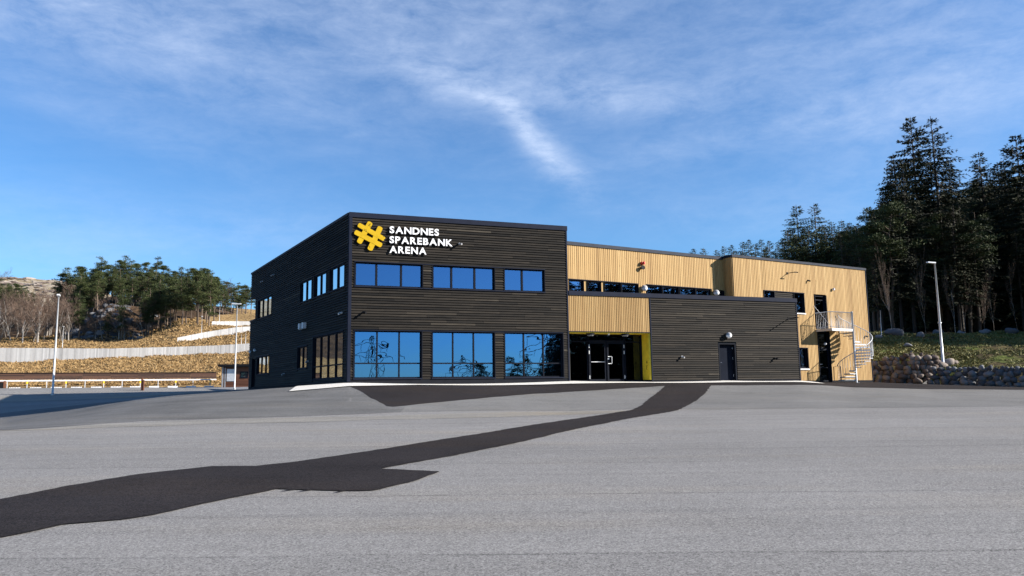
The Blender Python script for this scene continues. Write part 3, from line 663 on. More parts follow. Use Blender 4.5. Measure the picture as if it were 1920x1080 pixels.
# --- pale gable block right
TUH = [(2.45, 5.85, 5.96, 7.18)]
th = [(2.41, 5.89, 5.92, 7.20), (6.80, 7.90, 5.05, 7.18), (5.02, 5.92, 2.62, 3.88), (6.86, 7.98, 1.6, 4.93)]
clad_v('gable_cladding', WT, .04, 11.86, 1.92, 8.98, th, TANW, tbase=.52)
mb = MB(); core(WT, 0., 11.9, 1.6, 9.02, th, -.3, 0, mb); mb.build('gable_wall', INTER, BT)
window(WT, 2.45, 3.28, 5.96, 7.16, sill=False); window(WT, 4.98, 5.85, 5.96, 7.16, sill=False)
clad_h('dark_infill', WT, 3.30, 4.96, 5.96, 7.16, [], DARKW, d0=-.03, dk=.12)
mb = MB(); mb.wbox(WT, 3.30, 4.96, 5.9, 7.2, -.2, -.03); mb.build('infill_backing', INTER, BT)
trim('window_flashing', WT, (2.41, 5.89, 7.162, 7.2, -.1, .08)); trim('sill', WT, (4.94, 5.9, 5.90, 5.958, -.1, .09), mat=WHITE)
window(WT, 5.06, 5.88, 2.68, 3.85); trim('sill', WT, (5.04, 5.92, 2.56, 2.628, -.1, .10), mat=WHITE)
w1 = window(WT, 6.84, 7.86, 5.08, 7.15, (), (6.85,), glass=GLASSE, rec=.14, sill=False, fr=.09, name='upper_door')
mb = MB(); mb.tube([WT.p(7.70, 6.1, -.09), WT.p(7.70, 6.1, -.02), WT.p(7.58, 6.1, -.02)], .013); mb.build('handle', STEEL, w1)
w2 = window(WT, 6.90, 7.94, 1.85, 3.85, (), (2.7,), glass=GLASSE, rec=.14, sill=False, fr=.09, name='lower_door')
mb = MB(); mb.tube([WT.p(7.1, 2.9, -.09), WT.p(7.1, 2.9, -.02), WT.p(7.22, 2.9, -.02)], .013); mb.build('handle', STEEL, w2)
window(WT, 6.90, 7.94, 3.87, 4.90, (), (), glass=GLASSE, rec=.14, sill=False, fr=.06, name='door_light')
trim('parapet_flashing', WT, (-.05, 11.93, 8.982, 9.12, -.35, .08), mat=TRIML)
trim('corner_board', WT, (11.87, 11.92, 1.9, 8.98, -.3, .05)); trim('plinth', WT, (0.05, 6.8, 1.5, 1.918, -.2, .02), (8.02, 11.9, 1.5, 1.918, -.2, .02), mat=PLINTH)
# shaded return wall between upper wall and gable
rx, ry = 12.6 - .5015 * .76, 44.0 + .865 * .76
WR = Wall(rx, ry, .5015, -.865)
clad_v('return_cladding', WR, -.02, .76, 6.2, 8.98, [], TANW, tbase=.42)
mb = MB(); mb.wbox(WR, 0, .745, 6, 9.0, -.2, 0); mb.build('return_wall', INTER, BT)
trim('parapet_flashing', WR, (.09, .67, 8.984, 9.118, -.2, .08))
# roofs, floors, hidden outer walls
def prism(name, pts, z0, z1, mat, parent=BT):
    mb = MB(); n = len(pts)
    mb.face([(x, y, z1) for x, y in pts]); mb.face([(x, y, z0) for x, y in reversed(pts)])
    for i in range(n):
        (x0, y0), (x1, y1) = pts[i], pts[(i + 1) % n]; mb.face([(x0, y0, z0), (x1, y1, z0), (x1, y1, z1), (x0, y0, z1)])
    return mb.build(name, mat, parent)
def q2(w, s, d): return tuple(w.p(s, 0, d)[:2])
A_ = q2(WF, .3, -.27); Bc = q2(WF, LEN - .02, -.27)
backL = q2(WL, -.9, -.27)
backR = (Bc[0] - .5015 * 16, Bc[1] + .865 * 16)
prism('roof', [A_, Bc, backR, backL], 9.3, 9.4, ROOFM)
prism('upper_floor', [A_, Bc, backR, (backL[0] + .4, backL[1] - .8)], 5.0, 5.3, INTER)
prism('ground_floor', [A_, Bc, backR, (backL[0] + .4, backL[1] - .8)], 1.75, 2.06, INTER)
mb = MB()
for (p, q, zt) in ((Bc, backR, 9.4), (backR, backL, 9.4)):
    w_ = Wall(p[0], p[1], q[0] - p[0], q[1] - p[1]); ln = math.hypot(q[0] - p[0], q[1] - p[1]); mb.wbox(w_, 0, ln, 1.6, zt, 0.001, .2)
pA = q2(WF, 5.2, -.3); pB = (pA[0] - .5 * 6, pA[1] + .86 * 6)
mb.build('rear_wall', INTER, BT)
prism('wing_roof', [q2(WF, LEN + .1, -.31), q2(WF, S1, -.31), (14.3, 44.6), (3.3, 39.2)], 6.1, 6.2, ROOFM)
mb = MB(); wr = Wall(*q2(WF, S1, -.26), -WF.n.x, -WF.n.y); mb.wbox(wr, 0, 3.2, 1.6, 6.3, -.2, -.001); mb.build('wing_side_wall', DARKW, BT)
bk = lambda p: (p[0] - .5015 * 22, p[1] + .865 * 22)
prism('upper_roof', [q2(WU, -.5, -.31), q2(WU, 12, -.31), bk(q2(WU, 12, -.31)), bk(q2(WU, -.5, -.31))], 8.8, 8.9, ROOFM)
prism('gable_roof', [q2(WT, 0.1, -.36), q2(WT, 11.9, -.36), bk(q2(WT, 11.9, -.36)), bk(q2(WT, .1, -.36))], 8.7, 8.85, ROOFM)
mb = MB(); wg = Wall(*q2(WT, 11.9, -.3), -.5015, .865); mb.wbox(wg, 0, 22, 1.6, 9.0, -.2, .0); mb.build('end_wall', TANW, BT)
# room walls behind the glass so that the rooms read as closed spaces
mb = MB(); mb.wbox(WF, .5, 10.5, 2.06, 9.3, -6.2, -6.0); mb.wbox(WF, 10.75, 15.2, 1.9, 4.5, -4.2, -4.0); mb.build('room_wall', pbr('room_wall_paint', (.05, .05, .05), .8), BT)
prism('entrance_floor', [q2(WF, 10.7, -.8), q2(WF, 15.25, -.8), q2(WF, 15.25, -4), q2(WF, 10.7, -4)], 1.8, 1.97, INTER)
# ------------------------------------------------------------------ sign
def glyph_text(ch, size):
    cu = bpy.data.curves.new('letter', 'FONT'); cu.body = ch; cu.size = size; cu.extrude = .04; cu.offset = .012; cu.resolution_u = 4
    ob = bpy.data.objects.new('tmp', cu); col.objects.link(ob)
    bpy.context.view_layer.update()
    dg = bpy.context.evaluated_depsgraph_get(); me = bpy.data.meshes.new_from_object(ob.evaluated_get(dg))
    bpy.data.objects.remove(ob); me.name = 'letter'; return me
SG = thing('wall_sign', 'yellow hash logo beside raised white letters SANDNES SPAREBANK ARENA on the black facade', 'sign', WF.p(1.7, 8.5, .05))
frm = Matrix(((WF.u.x, 0, WF.n.x), (WF.u.y, 0, WF.n.y), (0, 1, 0)))   # columns: right, up, out
CAPH = .325
mb = None
for word, zb, s0, s1 in (('SANDNES', 8.805, 1.77, 4.10), ('SPAREBANK', 8.34, 1.77, 4.76), ('ARENA', 7.885, 1.77, 3.50)):
    ms = []; x = 0
    for ch in word:
        me = glyph_text(ch, .46); xs = [v.co.x for v in me.vertices]; ys = [v.co.y for v in me.vertices]
        ms.append((me, min(xs), max(xs), min(ys), max(ys)))
    tot = sum(m[2] - m[1] for m in ms); sc = CAPH / max(m[4] - m[3] for m in ms if True)
    gap = .052; kx = ((s1 - s0) - gap * (len(ms) - 1)) / tot
    x = s0
    for me, a, b, c, d in ms:
        kz = CAPH / (d - c)
        for v in me.vertices:
            lx, ly, lz = x + (v.co.x - a) * kx, zb + (v.co.y - c) * kz, .12 + v.co.z * .7
            v.co = WF.p(lx, ly, lz) - Vector(SG.location)
        x += (b - a) * kx + gap
        me.materials.append(WHITE); o = bpy.data.objects.new('letter', me); col.objects.link(o); o.parent = SG
# hash logo: four blunt strokes merged as one outline slab; painted-brush ends
def stroke(p0, p1, wd, nn=1):
    p0 = Vector(p0); p1 = Vector(p1); d = (p1 - p0).normalized(); n = Vector((-d.y, d.x)); r = wd / 2; pts = []
    for (c, sg) in ((p1, 1), (p0, -1)):
        for k in range(7):
            t = math.pi / 2 - math.pi * k / 6
            pts.append(c - d * sg * r * .55 + (d * sg * math.cos(t) * .55 + n * sg * math.sin(t)) * r)
    return pts
def logo_part(pts, dz, name):
    mb = MB(); F_ = [WF.p(p.x, p.y, .135 + dz) for p in pts]; Bk = [WF.p(p.x, p.y, .09) for p in pts]; n = len(pts)
    mb.face(list(reversed(F_))); mb.face(Bk)
    for i in range(n): j = (i + 1) % n; mb.face([F_[i], F_[j], Bk[j], Bk[i]])
    return mb.build(name, LOGO, SG)
logo_part(stroke((.88 + .02, 9.27), (.37, 8.26), .24), .0, 'hash_stroke')
logo_part(stroke((1.36, 9.08), (.86, 7.96), .24), .003, 'hash_stroke')
logo_part(stroke((.33, 9.12), (1.55, 8.50), .21), .006, 'hash_stroke')
logo_part(stroke((.18, 8.78), (1.42, 8.20), .22), .009, 'hash_stroke')
mb = MB()
for (x, z, w_, h_) in ((.80, 9.09, .07, .012), (.83, 9.14, .06, .012), (.87, 9.04, .05, .012), (.86, 9.18, .05, .01), (.63, 8.86, .012, .07), (.66, 8.84, .05, .012), (.70, 8.80, .012, .06), (.68, 8.9, .04, .01), (.83, 8.14, .04, .012), (.86, 8.08, .012, .04), (1.50, 8.60, .02, .05), (1.52, 8.47, .03, .04)):
    mb.wbox(WF, x, x + w_, z, z + h_, .135, .1465)
mb.build('paint_chip', BLACK, SG)
# ------------------------------------------------------------------ wall lamps and small fixtures (each hangs on the building: a thing of its own)
def wall_lamp(w, s, z, label, r=.15, mat=OPAL, cat='lamp', group=None):
    t = thing('wall_lamp', label, cat, w.p(s, z, .05), group)
    c = w.p(s, z, .05 + r * .75); mb = MB(); mb.ball(c, r, 16, 8, v0=0, v1=.5); mb.build('lamp_cover', GREYP, t)
    mb = MB(); mb.ball(c, r, 16, 8, v0=.5, v1=1.); mb.build('lamp_shade', mat, t)
    mb = MB(); mb.tube([w.p(s, z, .04), w.p(s, z, .05 + r * .6)], r * .55, 12); mb.build('mount', GREYP, t)
wall_lamp(WF, 19.96, 4.33, 'round white bulkhead lamp above the dark door in the low black wing', .16)
wall_lamp(WU, 4.79, 6.93, 'round white lamp on the pine pier between the high strip windows', .17)
wall_lamp(WU, 10.05, 6.95, 'round white lamp at the right end of the high strip windows', .17)
wall_lamp(WT, 8.54, 7.56, 'small white ball lamp right of the upper stair door on the pine wall', .09)
wall_lamp(WT, 7.42, 4.15, 'small white ball lamp under the stair landing above the lower door', .09)
wall_lamp(WL, 1.06, 4.37, 'small round lamp high beside the far lower window of the black side wall', .10)
wall_lamp(WL, -.31, 4.33, 'small round lamp at the far edge of the black side wall near the ground door', .10)
for s in (12.0, 13.95):
    t = thing('ceiling_lamp', 'flat black disc lamp under the yellow entrance soffit, %s of the glass doors' % ('at the left' if s < 13 else 'at the right'), 'lamp', WF.p(s, 4.36, -.22), 'disc lamps under the entrance soffit')
    mb = MB(); mb.tube([WF.p(s, 4.355, -.2), WF.p(s, 4.27, -.2)], .21, 20); mb.build('lamp_body', BLACK, t)
    mb = MB(); mb.tube([WF.p(s, 4.268, -.2), WF.p(s, 4.23, -.2)], [.17, .14], 20); mb.build('lamp_shade', GREYP, t)
t = MB(); t.ball(WF.p(13.0, 4.33, -.15), .055, 10, 8); tag(t.build('motion_sensor', OPAL, None, WF.p(13.0, 4.33, -.15)), 'tiny white sensor dome between the two disc lamps over the entrance', 'sensor')
def camera_fix(w, s, z, label, name='security_camera', cat='camera', L=.22, mat=GREYP, r=.045):
    t = thing(name, label, cat, w.p(s, z, .04))
    mb = MB(); mb.tube([w.p(s, z, .03), w.p(s, z, .08)], r * 1.1, 10); mb.tube([w.p(s, z, .08), w.p(s, z - .02, .13)], r * .4, 6); mb.build('bracket', mat, t)
    mb = MB(); mb.tube([w.p(s - .02, z - .01, .10), w.p(s + .04, z - .06, .10 + L)], r, 10); mb.build('housing', mat, t)
camera_fix(WF, 5.12, 8.50, 'small grey camera on the black front right of the sign lettering')
camera_fix(WF, .66, 5.15, 'small dark camera on the black front near its left corner between the storeys', mat=BLACK)
camera_fix(WF, 17.08, 3.2, 'small pale-tipped wall tap on the low black wing left of its door', 'wall_tap', 'tap', .14)
camera_fix(WF, 22.95, 3.14, 'small dark wall tap on the low black wing right of its door', 'wall_tap', 'tap', .14, BLACK)
camera_fix(WT, 6.3, 7.99, 'small dark camera on the pine wall above the upper stair door', mat=BLACK, L=.1)
camera_fix(WT, 11.45, 4.71, 'small dark fixture on the pine wall beside the spiral stair rail', 'wall_fixture', 'fixture', .1, BLACK)
camera_fix(WL, 2.59, 8.67, 'small grey camera high at the far end of the black side wall', L=.12)
camera_fix(WL, 5.52, 8.69, 'small grey camera on a bracket high on the black side wall above the far windows', L=.15)
camera_fix(WL, 18.64, 5.18, 'small pale camera beside the front corner of the black side wall', L=.12, mat=STEELW)
camera_fix(WL, 8.5, 2.66, 'small tap low on the black side wall between the ground windows', 'wall_tap', 'tap', .1)
camera_fix(WL, 13.25, 3.19, 'small fixture right of the narrow two-pane window on the black side wall', 'wall_fixture', 'fixture', .08)
for (s, nm) in ((11.95, 'left'), (12.65, 'right')):
    mb = MB(); mb.wbox(WL, s - .14, s + .14, 4.93, 5.22, .04, .22); mb.wbox(WL, s - .11, s + .11, 4.90, 4.93, .06, .2)
    tag(mb.build('air_vent', STEELW, None, WL.p(s, 5.0, .1)), 'small pale vent hood on the black side wall, the %s one of the pair' % nm, 'vent', 'pair of vent hoods on the side wall')
# bracket arms with long shadows
def arm(w, s, z, label, L=.55, du=.25, mat=BLACK):
    t = thing('antenna_bracket', label, 'antenna', w.p(s, z, .04))
    mb = MB(); mb.wbox(w, s - .05, s + .05, z - .07, z + .07, .03, .06); mb.build('base_plate', mat, t)
    mb = MB(); mb.tube([w.p(s, z, .06), w.p(s + .02, z, L)], .022, 8); mb.tube([w.p(s + .02, z, L), w.p(s + du, z + .01, L)], .03, 8); mb.build('arm', mat, t)
arm(WT, 4.50, 8.32, 'dark bracket arm casting a long shadow high on the pine gable wall', .55, .35)
arm(WF, 24.0, 5.29, 'thin dark rod sticking out at the right end of the low black wing', .8, .05)
t = thing('alarm_siren', 'red alarm siren over a dark horn high on the pine upper wall', 'siren', WU.p(4.76, 8.19, .05))
mb = MB(); mb.wbox(WU, 4.68, 4.88, 8.22, 8.36, .04, .2); mb.ball(WU.p(4.78, 8.30, .22), .07, 10, 6); mb.build('beacon', RED, t)
mb = MB(); mb.tube([WU.p(4.72, 8.04, .04), WU.p(4.72, 8.04, .22)], [.06, .12], 12); mb.build('horn', BLACK, t)
# ------------------------------------------------------------------ spiral staircase
rs = random.Random(9)
PC = (8.70, 1.17); GZ = 1.74; PZ = 5.0; RAD = 1.04
cx, cy = WT.p(PC[0], 0, PC[1])[:2]
ST = thing('spiral_staircase', 'galvanised spiral staircase with railed landing in front of the pine gable wall', 'staircase', (cx, cy, GZ))
mb = MB(); mb.tube([(cx, cy, GZ - .1), (cx, cy, PZ + 1.04)], .062, 16); mb.tube([(cx, cy, PZ + 1.04), (cx, cy, PZ + 1.07)], .07, 16); mb.tube([(cx, cy, GZ - .05), (cx, cy, GZ + .03)], .15, 16); mb.build('column', STEEL, ST)
NS = 17; rise = (PZ - GZ - .03) / (NS + 1); step_a = 18.0
def pd(azd, r, z): return Vector((cx + math.sin(R(azd)) * r, cy + math.cos(R(azd)) * r, z))
for k in range(NS):
    z = PZ - rise * (k + 1); a0 = -30 + step_a * k; a1 = a0 + step_a + 3
    mb = MB(); P = [pd(a0, .06, z - .03), pd(a0, RAD, z - .03), pd(a1, RAD, z - .03), pd(a1, .06, z - .03)]
    mb.hexa(P + [p + Vector((0, 0, .035)) for p in P])
    P = [pd(a1 - 2.2, .06, z - .075), pd(a1 - 2.2, RAD, z - .075), pd(a1, RAD, z - .075), pd(a1, .06, z - .075)]     # nosing
    mb.hexa(P + [p + Vector((0, 0, .044)) for p in P]); mb.build('tread', STEEL, ST)
hr = []
for i in range(0, NS * 4 + 1):
    t = i / 4; hr.append(pd(-30 + step_a * t + 9, RAD, PZ - rise * (t + 1) + .98))
mb = MB(); mb.tube([pd(-28, RAD, PZ + .98)] + hr, .023, 8); mb.build('handrail', STEELW, ST)
for k in range(NS):
    for q in (.25, .75):
        t = k + q; azd = -30 + step_a * t + 1.5
        mb = MB(); mb.tube([pd(azd, RAD - .01, PZ - rise * (k + 1) - .03), pd(azd, RAD - .01, PZ - rise * (t + .5) + .95)], .011, 5); mb.build('baluster', STEELW, ST)
mb = MB(); mb.wbox(WT, 6.74, 8.66, PZ - .05, PZ, .06, PC[1] + .03); mb.wbox(WT, 6.74, 8.66, PZ - .14, PZ - .052, PC[1] - .03, PC[1] + .03); mb.wbox(WT, 6.74, 6.80, PZ - .14, PZ - .052, .06, PC[1] - .04); mb.build('landing', STEEL, ST)
mb = MB()
mb.tube([WT.p(6.76, PZ + 1.0, .06), WT.p(6.76, PZ + 1.0, PC[1]), WT.p(8.66, PZ + 1.0, PC[1])], .022, 8)
mb.tube([WT.p(6.76, PZ + .10, .06), WT.p(6.76, PZ + .10, PC[1]), WT.p(8.66, PZ + .10, PC[1])], .012, 6)
mb.tube([WT.p(6.76, PZ - .05, PC[1]), WT.p(6.76, PZ + 1.0, PC[1])], .022, 8)
mb.build('landing_rail', STEELW, ST)
for i in range(9): mb = MB(); d = .14 + (PC[1] - .2) * i / 8; mb.tube([WT.p(6.76, PZ, d), WT.p(6.76, PZ + 1.0, d)], .011, 5); mb.build('baluster', STEELW, ST)
for i in range(17): mb = MB(); s = 6.88 + 1.72 * i / 16; mb.tube([WT.p(s, PZ, PC[1]), WT.p(s, PZ + 1.0, PC[1])], .011, 5); mb.build('baluster', STEELW, ST)
mb = MB(); mb.tube([WT.p(6.70, PZ + 1.46, .04), WT.p(6.74, PZ + .08, PC[1] - .02)], .014, 8); mb.build('stay_rod', STEELW, ST)
FR = thing('guard_railing', 'short dark railing at the ground door beside the foot of the spiral stair', 'railing', WT.p(8.05, 1.75, .4))
mb = MB()
mb.tube([WT.p(8.08, 1.6, .10), WT.p(8.08, 2.75, .10), WT.p(8.12, 2.78, .55), WT.p(8.12, 1.6, .55)], .02, 6); mb.tube([WT.p(8.1, 1.6, .32), WT.p(8.1, 2.77, .32)], .012, 6); mb.build('rail', BLACK, FR)
# ------------------------------------------------------------------ boulder walls
def stone(mb, c, r, rnd, sc=(1, 1, 1), tint=None, nu=12, nv=8, rough=.22):
    from mathutils import noise
    seed = Vector((rnd.uniform(0, 99), rnd.uniform(0, 99), rnd.uniform(0, 99))); rot = rnd.uniform(0, 6.28); b = len(mb.v); ti = rnd.random() if tint is None else tint
    ca, sa = math.cos(rot), math.sin(rot)
    planes = [(Vector((rnd.gauss(0, 1), rnd.gauss(0, 1), rnd.gauss(0, 1))).normalized(), rnd.uniform(.58, .88)) for _ in range(9)]
    for j in range(nv + 1):
        th = math.pi * j / nv
        for i in range(nu):
            ph = 2 * math.pi * i / nu; d = Vector((math.sin(th) * math.cos(ph), math.sin(th) * math.sin(ph), math.cos(th)))
            k = 1 + rough * noise.noise(d * 1.4 + seed) + rough * .4 * noise.noise(d * 4 + seed)
            for pn, pk in planes:
                q = d.dot(pn) * k
                if q > pk: k *= pk / q * .8 + .2
            x, y, z = d.x * r * k * sc[0], d.y * r * k * sc[1], d.z * r * k * sc[2]
            mb.v.append((c[0] + x * ca - y * sa, c[1] + x * sa + y * ca, c[2] + z))
    for j in range(nv):
        for i in range(nu):
            i2 = (i + 1) % nu; mb.f.append((b + j * nu + i, b + (j + 1) * nu + i, b + (j + 1) * nu + i2, b + j * nu + i2)); mb.uv += [(0, 0)] * 4; mb.t.append(ti); mb.mi.append(0); mb.sm.append(True)
def boulder_wall(name, label, pts, zb, zt, mat, seed, r0=.27):
    rnd = random.Random(seed); mb = MB(); s = 0.; segs = []
    for p, q in zip(pts, pts[1:]): segs.append((p, q, math.hypot(q[0] - p[0], q[1] - p[1])))
    tot = sum(x[2] for x in segs)
    def at(d):
        for p, q, l in segs:
            if d <= l or (p, q, l) == segs[-1]: k = d / l; return (p[0] + (q[0] - p[0]) * k, p[1] + (q[1] - p[1]) * k, (q[0] - p[0]) / l, (q[1] - p[1]) / l)
            d -= l
    x, y = pts[0]; z = 0; row = 0
    def lerp(T, f): 
        for (f0, v0), (f1, v1) in zip(T, T[1:]):
            if f <= f1: return v0 + (v1 - v0) * (f - f0) / (f1 - f0)
        return T[-1][1]
    cur = 0.0
    rows = []
    while cur < 3.2:
        h = rnd.uniform(.38, .52) if row == 0 else rnd.uniform(.29, .43)
        d = rnd.uniform(-.2, .2)
        while d < tot:
            rr = rnd.uniform(.7, 1.5) * h * .62; px, py, ux, uy = at(min(max(d + rr, 0), tot)); f = (d + rr) / tot
            b_, t_ = lerp(zb, f), lerp(zt, f); zc = b_ + cur + h * .5 + rnd.uniform(-.07, .07)
            if zc + h * .35 < t_ + .08:
                stone(mb, (px + rnd.uniform(-.08, .08) + uy * .0 - uy * -.0 + (-uy) * (.16 * cur), py + rnd.uniform(-.08, .08) + ux * (.16 * cur), zc), 1.0, rnd, (rr * 1.08, rr * 1.02, h * .64), None, 12, 8, .34)
                # turn each stone along the wall: its long axis is random enough for laid fieldstone
            d += rr * 1.66
        cur += h * .84; row += 1
    o = mb.build(name, mat, None, (x, y, lerp(zb, 0)))
    tag(o, label, 'wall'); 
    # small chinking stones between the big ones
    return o
boulder_wall('stone_wall', 'brown fieldstone retaining wall running behind the right corner of the pine building', [(22.6, 55.15), (25.5, 54.85), (27.6, 53.7), (28.9, 53.5)], [(0, 1.6), (1, 1.6)], [(0, 3.2), (.45, 3.35), (.75, 3.7), (1, 3.6)], STONEB, 3)
boulder_wall('stone_wall', 'low blue grey boulder wall in the shade along the right edge of the car park', [(28.0, 52.75), (29.3, 51.9), (31.8, 48.9), (35.8, 46.5), (42, 44.6), (48, 43.4)], [(0, 1.5), (.15, 1.4), (.35, 1.22), (1, 1.0)], [(0, 2.72), (.2, 2.66), (.4, 2.55), (1, 2.4)], STONEG, 4)
# loose boulders along the top of the bank
for i, (px, Y, r, sx_, lab) in enumerate([(1652, 67, .42, 1.3, 'pale rounded boulder nearest the pine building on the bank top'), (1683, 68, .75, 1.5, 'large blue grey boulder on the bank top under the tall spruces'),
        (1731, 68, .55, 1.0, 'pale upright boulder with a sunlit top on the bank'), (1765, 69, .5, 1.3, 'grey boulder on the bank top just left of the right lamp post'), (1806, 69, .55, 1.4, 'flat pale boulder on the bank top right of the lamp post'),
        (1852, 70, .45, 1.6, 'low boulder on the bank top between the flat pale one and the rightmost'), (1903, 69, .6, 1.3, 'grey rounded boulder on the bank top at the right edge'), (1706, 62, .38, 1.3, 'small pale rock halfway down the bank left of the lamp post'), (1711, 60, .16, 1.1, 'tiny white stone on the bank below the small pale rock')]):
    x = (px - 960) / 1472 * Y; z = gz(x, Y); mb = MB(); r *= .8; stone(mb, (x, Y, z + r * .3), r, random.Random(40 + i), (sx_, 1, .72), .75 if 'pale' in lab or 'white' in lab else .3, 14, 10, .5)
    tag(mb.build('boulder', STONEG, None, (x, Y, z)), lab, 'boulder', 'loose boulders along the bank top')
# rocks scattered where the two stone walls meet
mb = MB(); rnd = random.Random(8)
for k in range(16):
    x = rnd.uniform(28.4, 31.0); y = 54.2 + rnd.uniform(-.4, 1.2); stone(mb, (x, y, gz(x, y) + rnd.uniform(.0, .25)), rnd.uniform(.22, .42), rnd, (1.3, 1, .8), rnd.uniform(.5, .95))
tag(mb.build('rock_pile', STONEB, None, (29.5, 55, 2.8)), 'pale rocks heaped where the brown stone wall meets the grass bank', 'rocks')
# ------------------------------------------------------------------ lamp posts
def street_lamp(x, y, z, h, label, heads, mat=STEELW, joint=False, r=.075, name='street_lamp', group='tall lamp posts'):
    t = thing(name, label, 'lamp post', (x, y, z), group)
    mb = MB(); mb.tube([(x, y, z - .2), (x, y, z + .35 * h), (x, y, z + h)], [r, r * .85, r * .55], 12); mb.build('pole', mat, t)
    mb = MB(); mb.tube([(x, y, z - .05), (x, y, z + .12)], r * 1.5, 12)
    if joint: mb.tube([(x, y, z + .42 * h), (x, y, z + .42 * h + .12)], r * 1.25, 12)
    mb.build('collar', mat, t)
    for (dx, dy, l, w, hh) in heads:
        d = Vector((dx, dy, 0)).normalized(); n = Vector((-d.y, d.x, 0)); c = Vector((x, y, z + h)) + d * (l * .5)
        mb = MB()
        P = [c - d * l * .5 - n * w * .5, c + d * l * .5 - n * w * .42, c + d * l * .5 + n * w * .42, c - d * l * .5 + n * w * .5]
        up = Vector((0, 0, hh)); tilt = Vector((0, 0, .05 * l))
        P = [P[0], P[1] + tilt, P[2] + tilt, P[3]]
        mb.hexa([p - up * .0 for p in P] + [p + up for p in P]); hd = mb.build('lamp_head', mat, t)
        mb = MB(); Q = [c + (p - c) * .8 - Vector((0, 0, .012)) for p in P]; mb.face(list(reversed(Q))); mb.build('lamp_glass', OPAL, hd)
    return t
def atp(px, Y): x = (px - 960) / 1472 * Y; return x, Y, gz(x, Y)
def hor(px): return 743.5 - .013 * px
def sight(px, py): return _f * 1460 + _r * (px - 960) + _u * (540 - py)
def ztop(px, py, Y): d = sight(px, py); return 1.6 + d.z / d.y * Y
x, y, z = atp(96, 55); street_lamp(x, y, z, ztop(103, 556, 55) - z, 'tall pale lamp post with one boxy head at far left before the range', [(.5, -1, .5, .22, .10), ], r=.075)
x, y, z = atp(437, 63); street_lamp(x, y, z, ztop(440, 571, 63) - z, 'tall pale lamp post with twin floodlight heads close to the black side wall', [(-1, -.2, .42, .22, .10), (1, .1, .30, .2, .08)], r=.066)
x, y, z = atp(1769, 54.0); street_lamp(x, y, z, ztop(1752, 494, 54) - z, 'bluish steel lamp post standing on the grass bank behind the boulder wall at right', [(-1, -.25, .62, .24, .08)], STEEL, True, r=.09)
for (px, pyt, Y, lab) in [(371, 594, 183, 'thin small lamp post just above the middle white fence on the hill'), (109, 613, 200, 'thin small lamp post in front of the dark rock outcrop'), (404, 574, 244, 'thin distant lamp post above the highest white fence'),
                          (447, 626, 155, 'left thin pole of the pair between the two right white fences'), (455, 622, 155, 'right thin pole of the pair between the two right white fences')]:
    x, y, z = atp(px, Y); street_lamp(x, y, z, max(1.5, ztop(px, pyt, Y) - z), lab, [(.3, -1, .35, .35, .12)] if px != 447 and px != 455 else [], r=.07, name='path_lamp' if px not in (447, 455) else 'pole', group='small path poles on the hill')
x, y, z = atp(1657, 67); mb = MB(); mb.tube([(x, y, z), (x + .05, y, z + 2.4)], .03, 8); tag(mb.build('fence_post', STEELW, None, (x, y, z)), 'lone pale post on the bank top right of the pine building', 'post')
x, y, z = atp(1776, 92); street_lamp(x, y, z, ztop(1776, 468, 92) - z, 'dim lamp post hidden in the dark forest with only its small head showing', [(-1, -.2, .9, .4, .1)], BLACK, r=.08)
x, y = -26.7, 56.4; z = gz(x, y); t = thing('wooden_post', 'short brown wooden post at the edge of the light strip before the shooting range', 'post', (x, y, z))
mb = MB(); mb.hexa([(x - .06, y - .05, z - .1), (x + .04, y - .05, z - .1), (x + .04, y + .05, z - .1), (x - .06, y + .05, z - .1), (x - .06, y - .05, z + .9), (x + .04, y - .05, z + .9), (x + .04, y + .05, z + .9), (x - .06, y + .05, z + .9)], None, .6); mb.build('post', BROWNW, t)
mb = MB(); P = [(x + .08, y - .06, z - .1), (x + .14, y - .06, z - .1), (x + .14, y + .06, z - .1), (x + .08, y + .06, z - .1)]; mb.hexa([Vector(p) for p in P] + [Vector(p) + Vector((0, 0, .85)) for p in P], None, .2); mb.build('stake', BROWNW, t)
# ------------------------------------------------------------------ board fences on the hill
def board_fence(label, pts, h, seed):
    rnd = random.Random(seed); mb = MB(); pw = .22
    P3 = []
    for (px, Y, yb) in pts:
        x = (px - 960) / 1472 * Y; P3.append((x, Y, 1.6 + (hor(px) - yb) * Y / 1472))
    for (x0, y0, z0), (x1, y1, z1) in zip(P3, P3[1:]):
        w = Wall(x0, y0, x1 - x0, y1 - y0); L = math.hypot(x1 - x0, y1 - y0); n = int(L / pw); wob = 0
        for k in range(n):
            a, b = L * k / n, L * (k + 1) / n; f = (k + .5) / n; z = z0 + (z1 - z0) * f; ti = min(1, max(0, rnd.gauss(.5, .22)))
            mb.wbox(w, a + .005, b - .01, z - .9, z + h + rnd.uniform(-.02, .02), rnd.uniform(-.01, .02), .05, ti)
        for f in range(0, int(L / 2.4)):
            a = f * 2.4; z = z0 + (z1 - z0) * a / L; mb.wbox(w, a, a + .1, z - 1.2, z + h - .1, -.16, -.04, .3)
        q0, q1 = z0 + h - .35, z1 + h - .35
        mb.hexa([w.p(0, q0, -.012), w.p(L, q1, -.012), w.p(L, q1, -.04), w.p(0, q0, -.04), w.p(0, q0 + .1, -.012), w.p(L, q1 + .1, -.012), w.p(L, q1 + .1, -.04), w.p(0, q0 + .1, -.04)])
    return tag(mb.build('board_fence', GREYW, None, P3[0]), label, 'fence', 'pale board fences on the hillside')
board_fence('longest pale vertical board fence, the lowest one across the golden hillside', [(-90, 134, 674), (0, 136, 675), (100, 138, 675.3), (200, 140, 675.6), (320, 143, 672), (400, 145, 669), (490, 147, 663)], 2.08, 1)
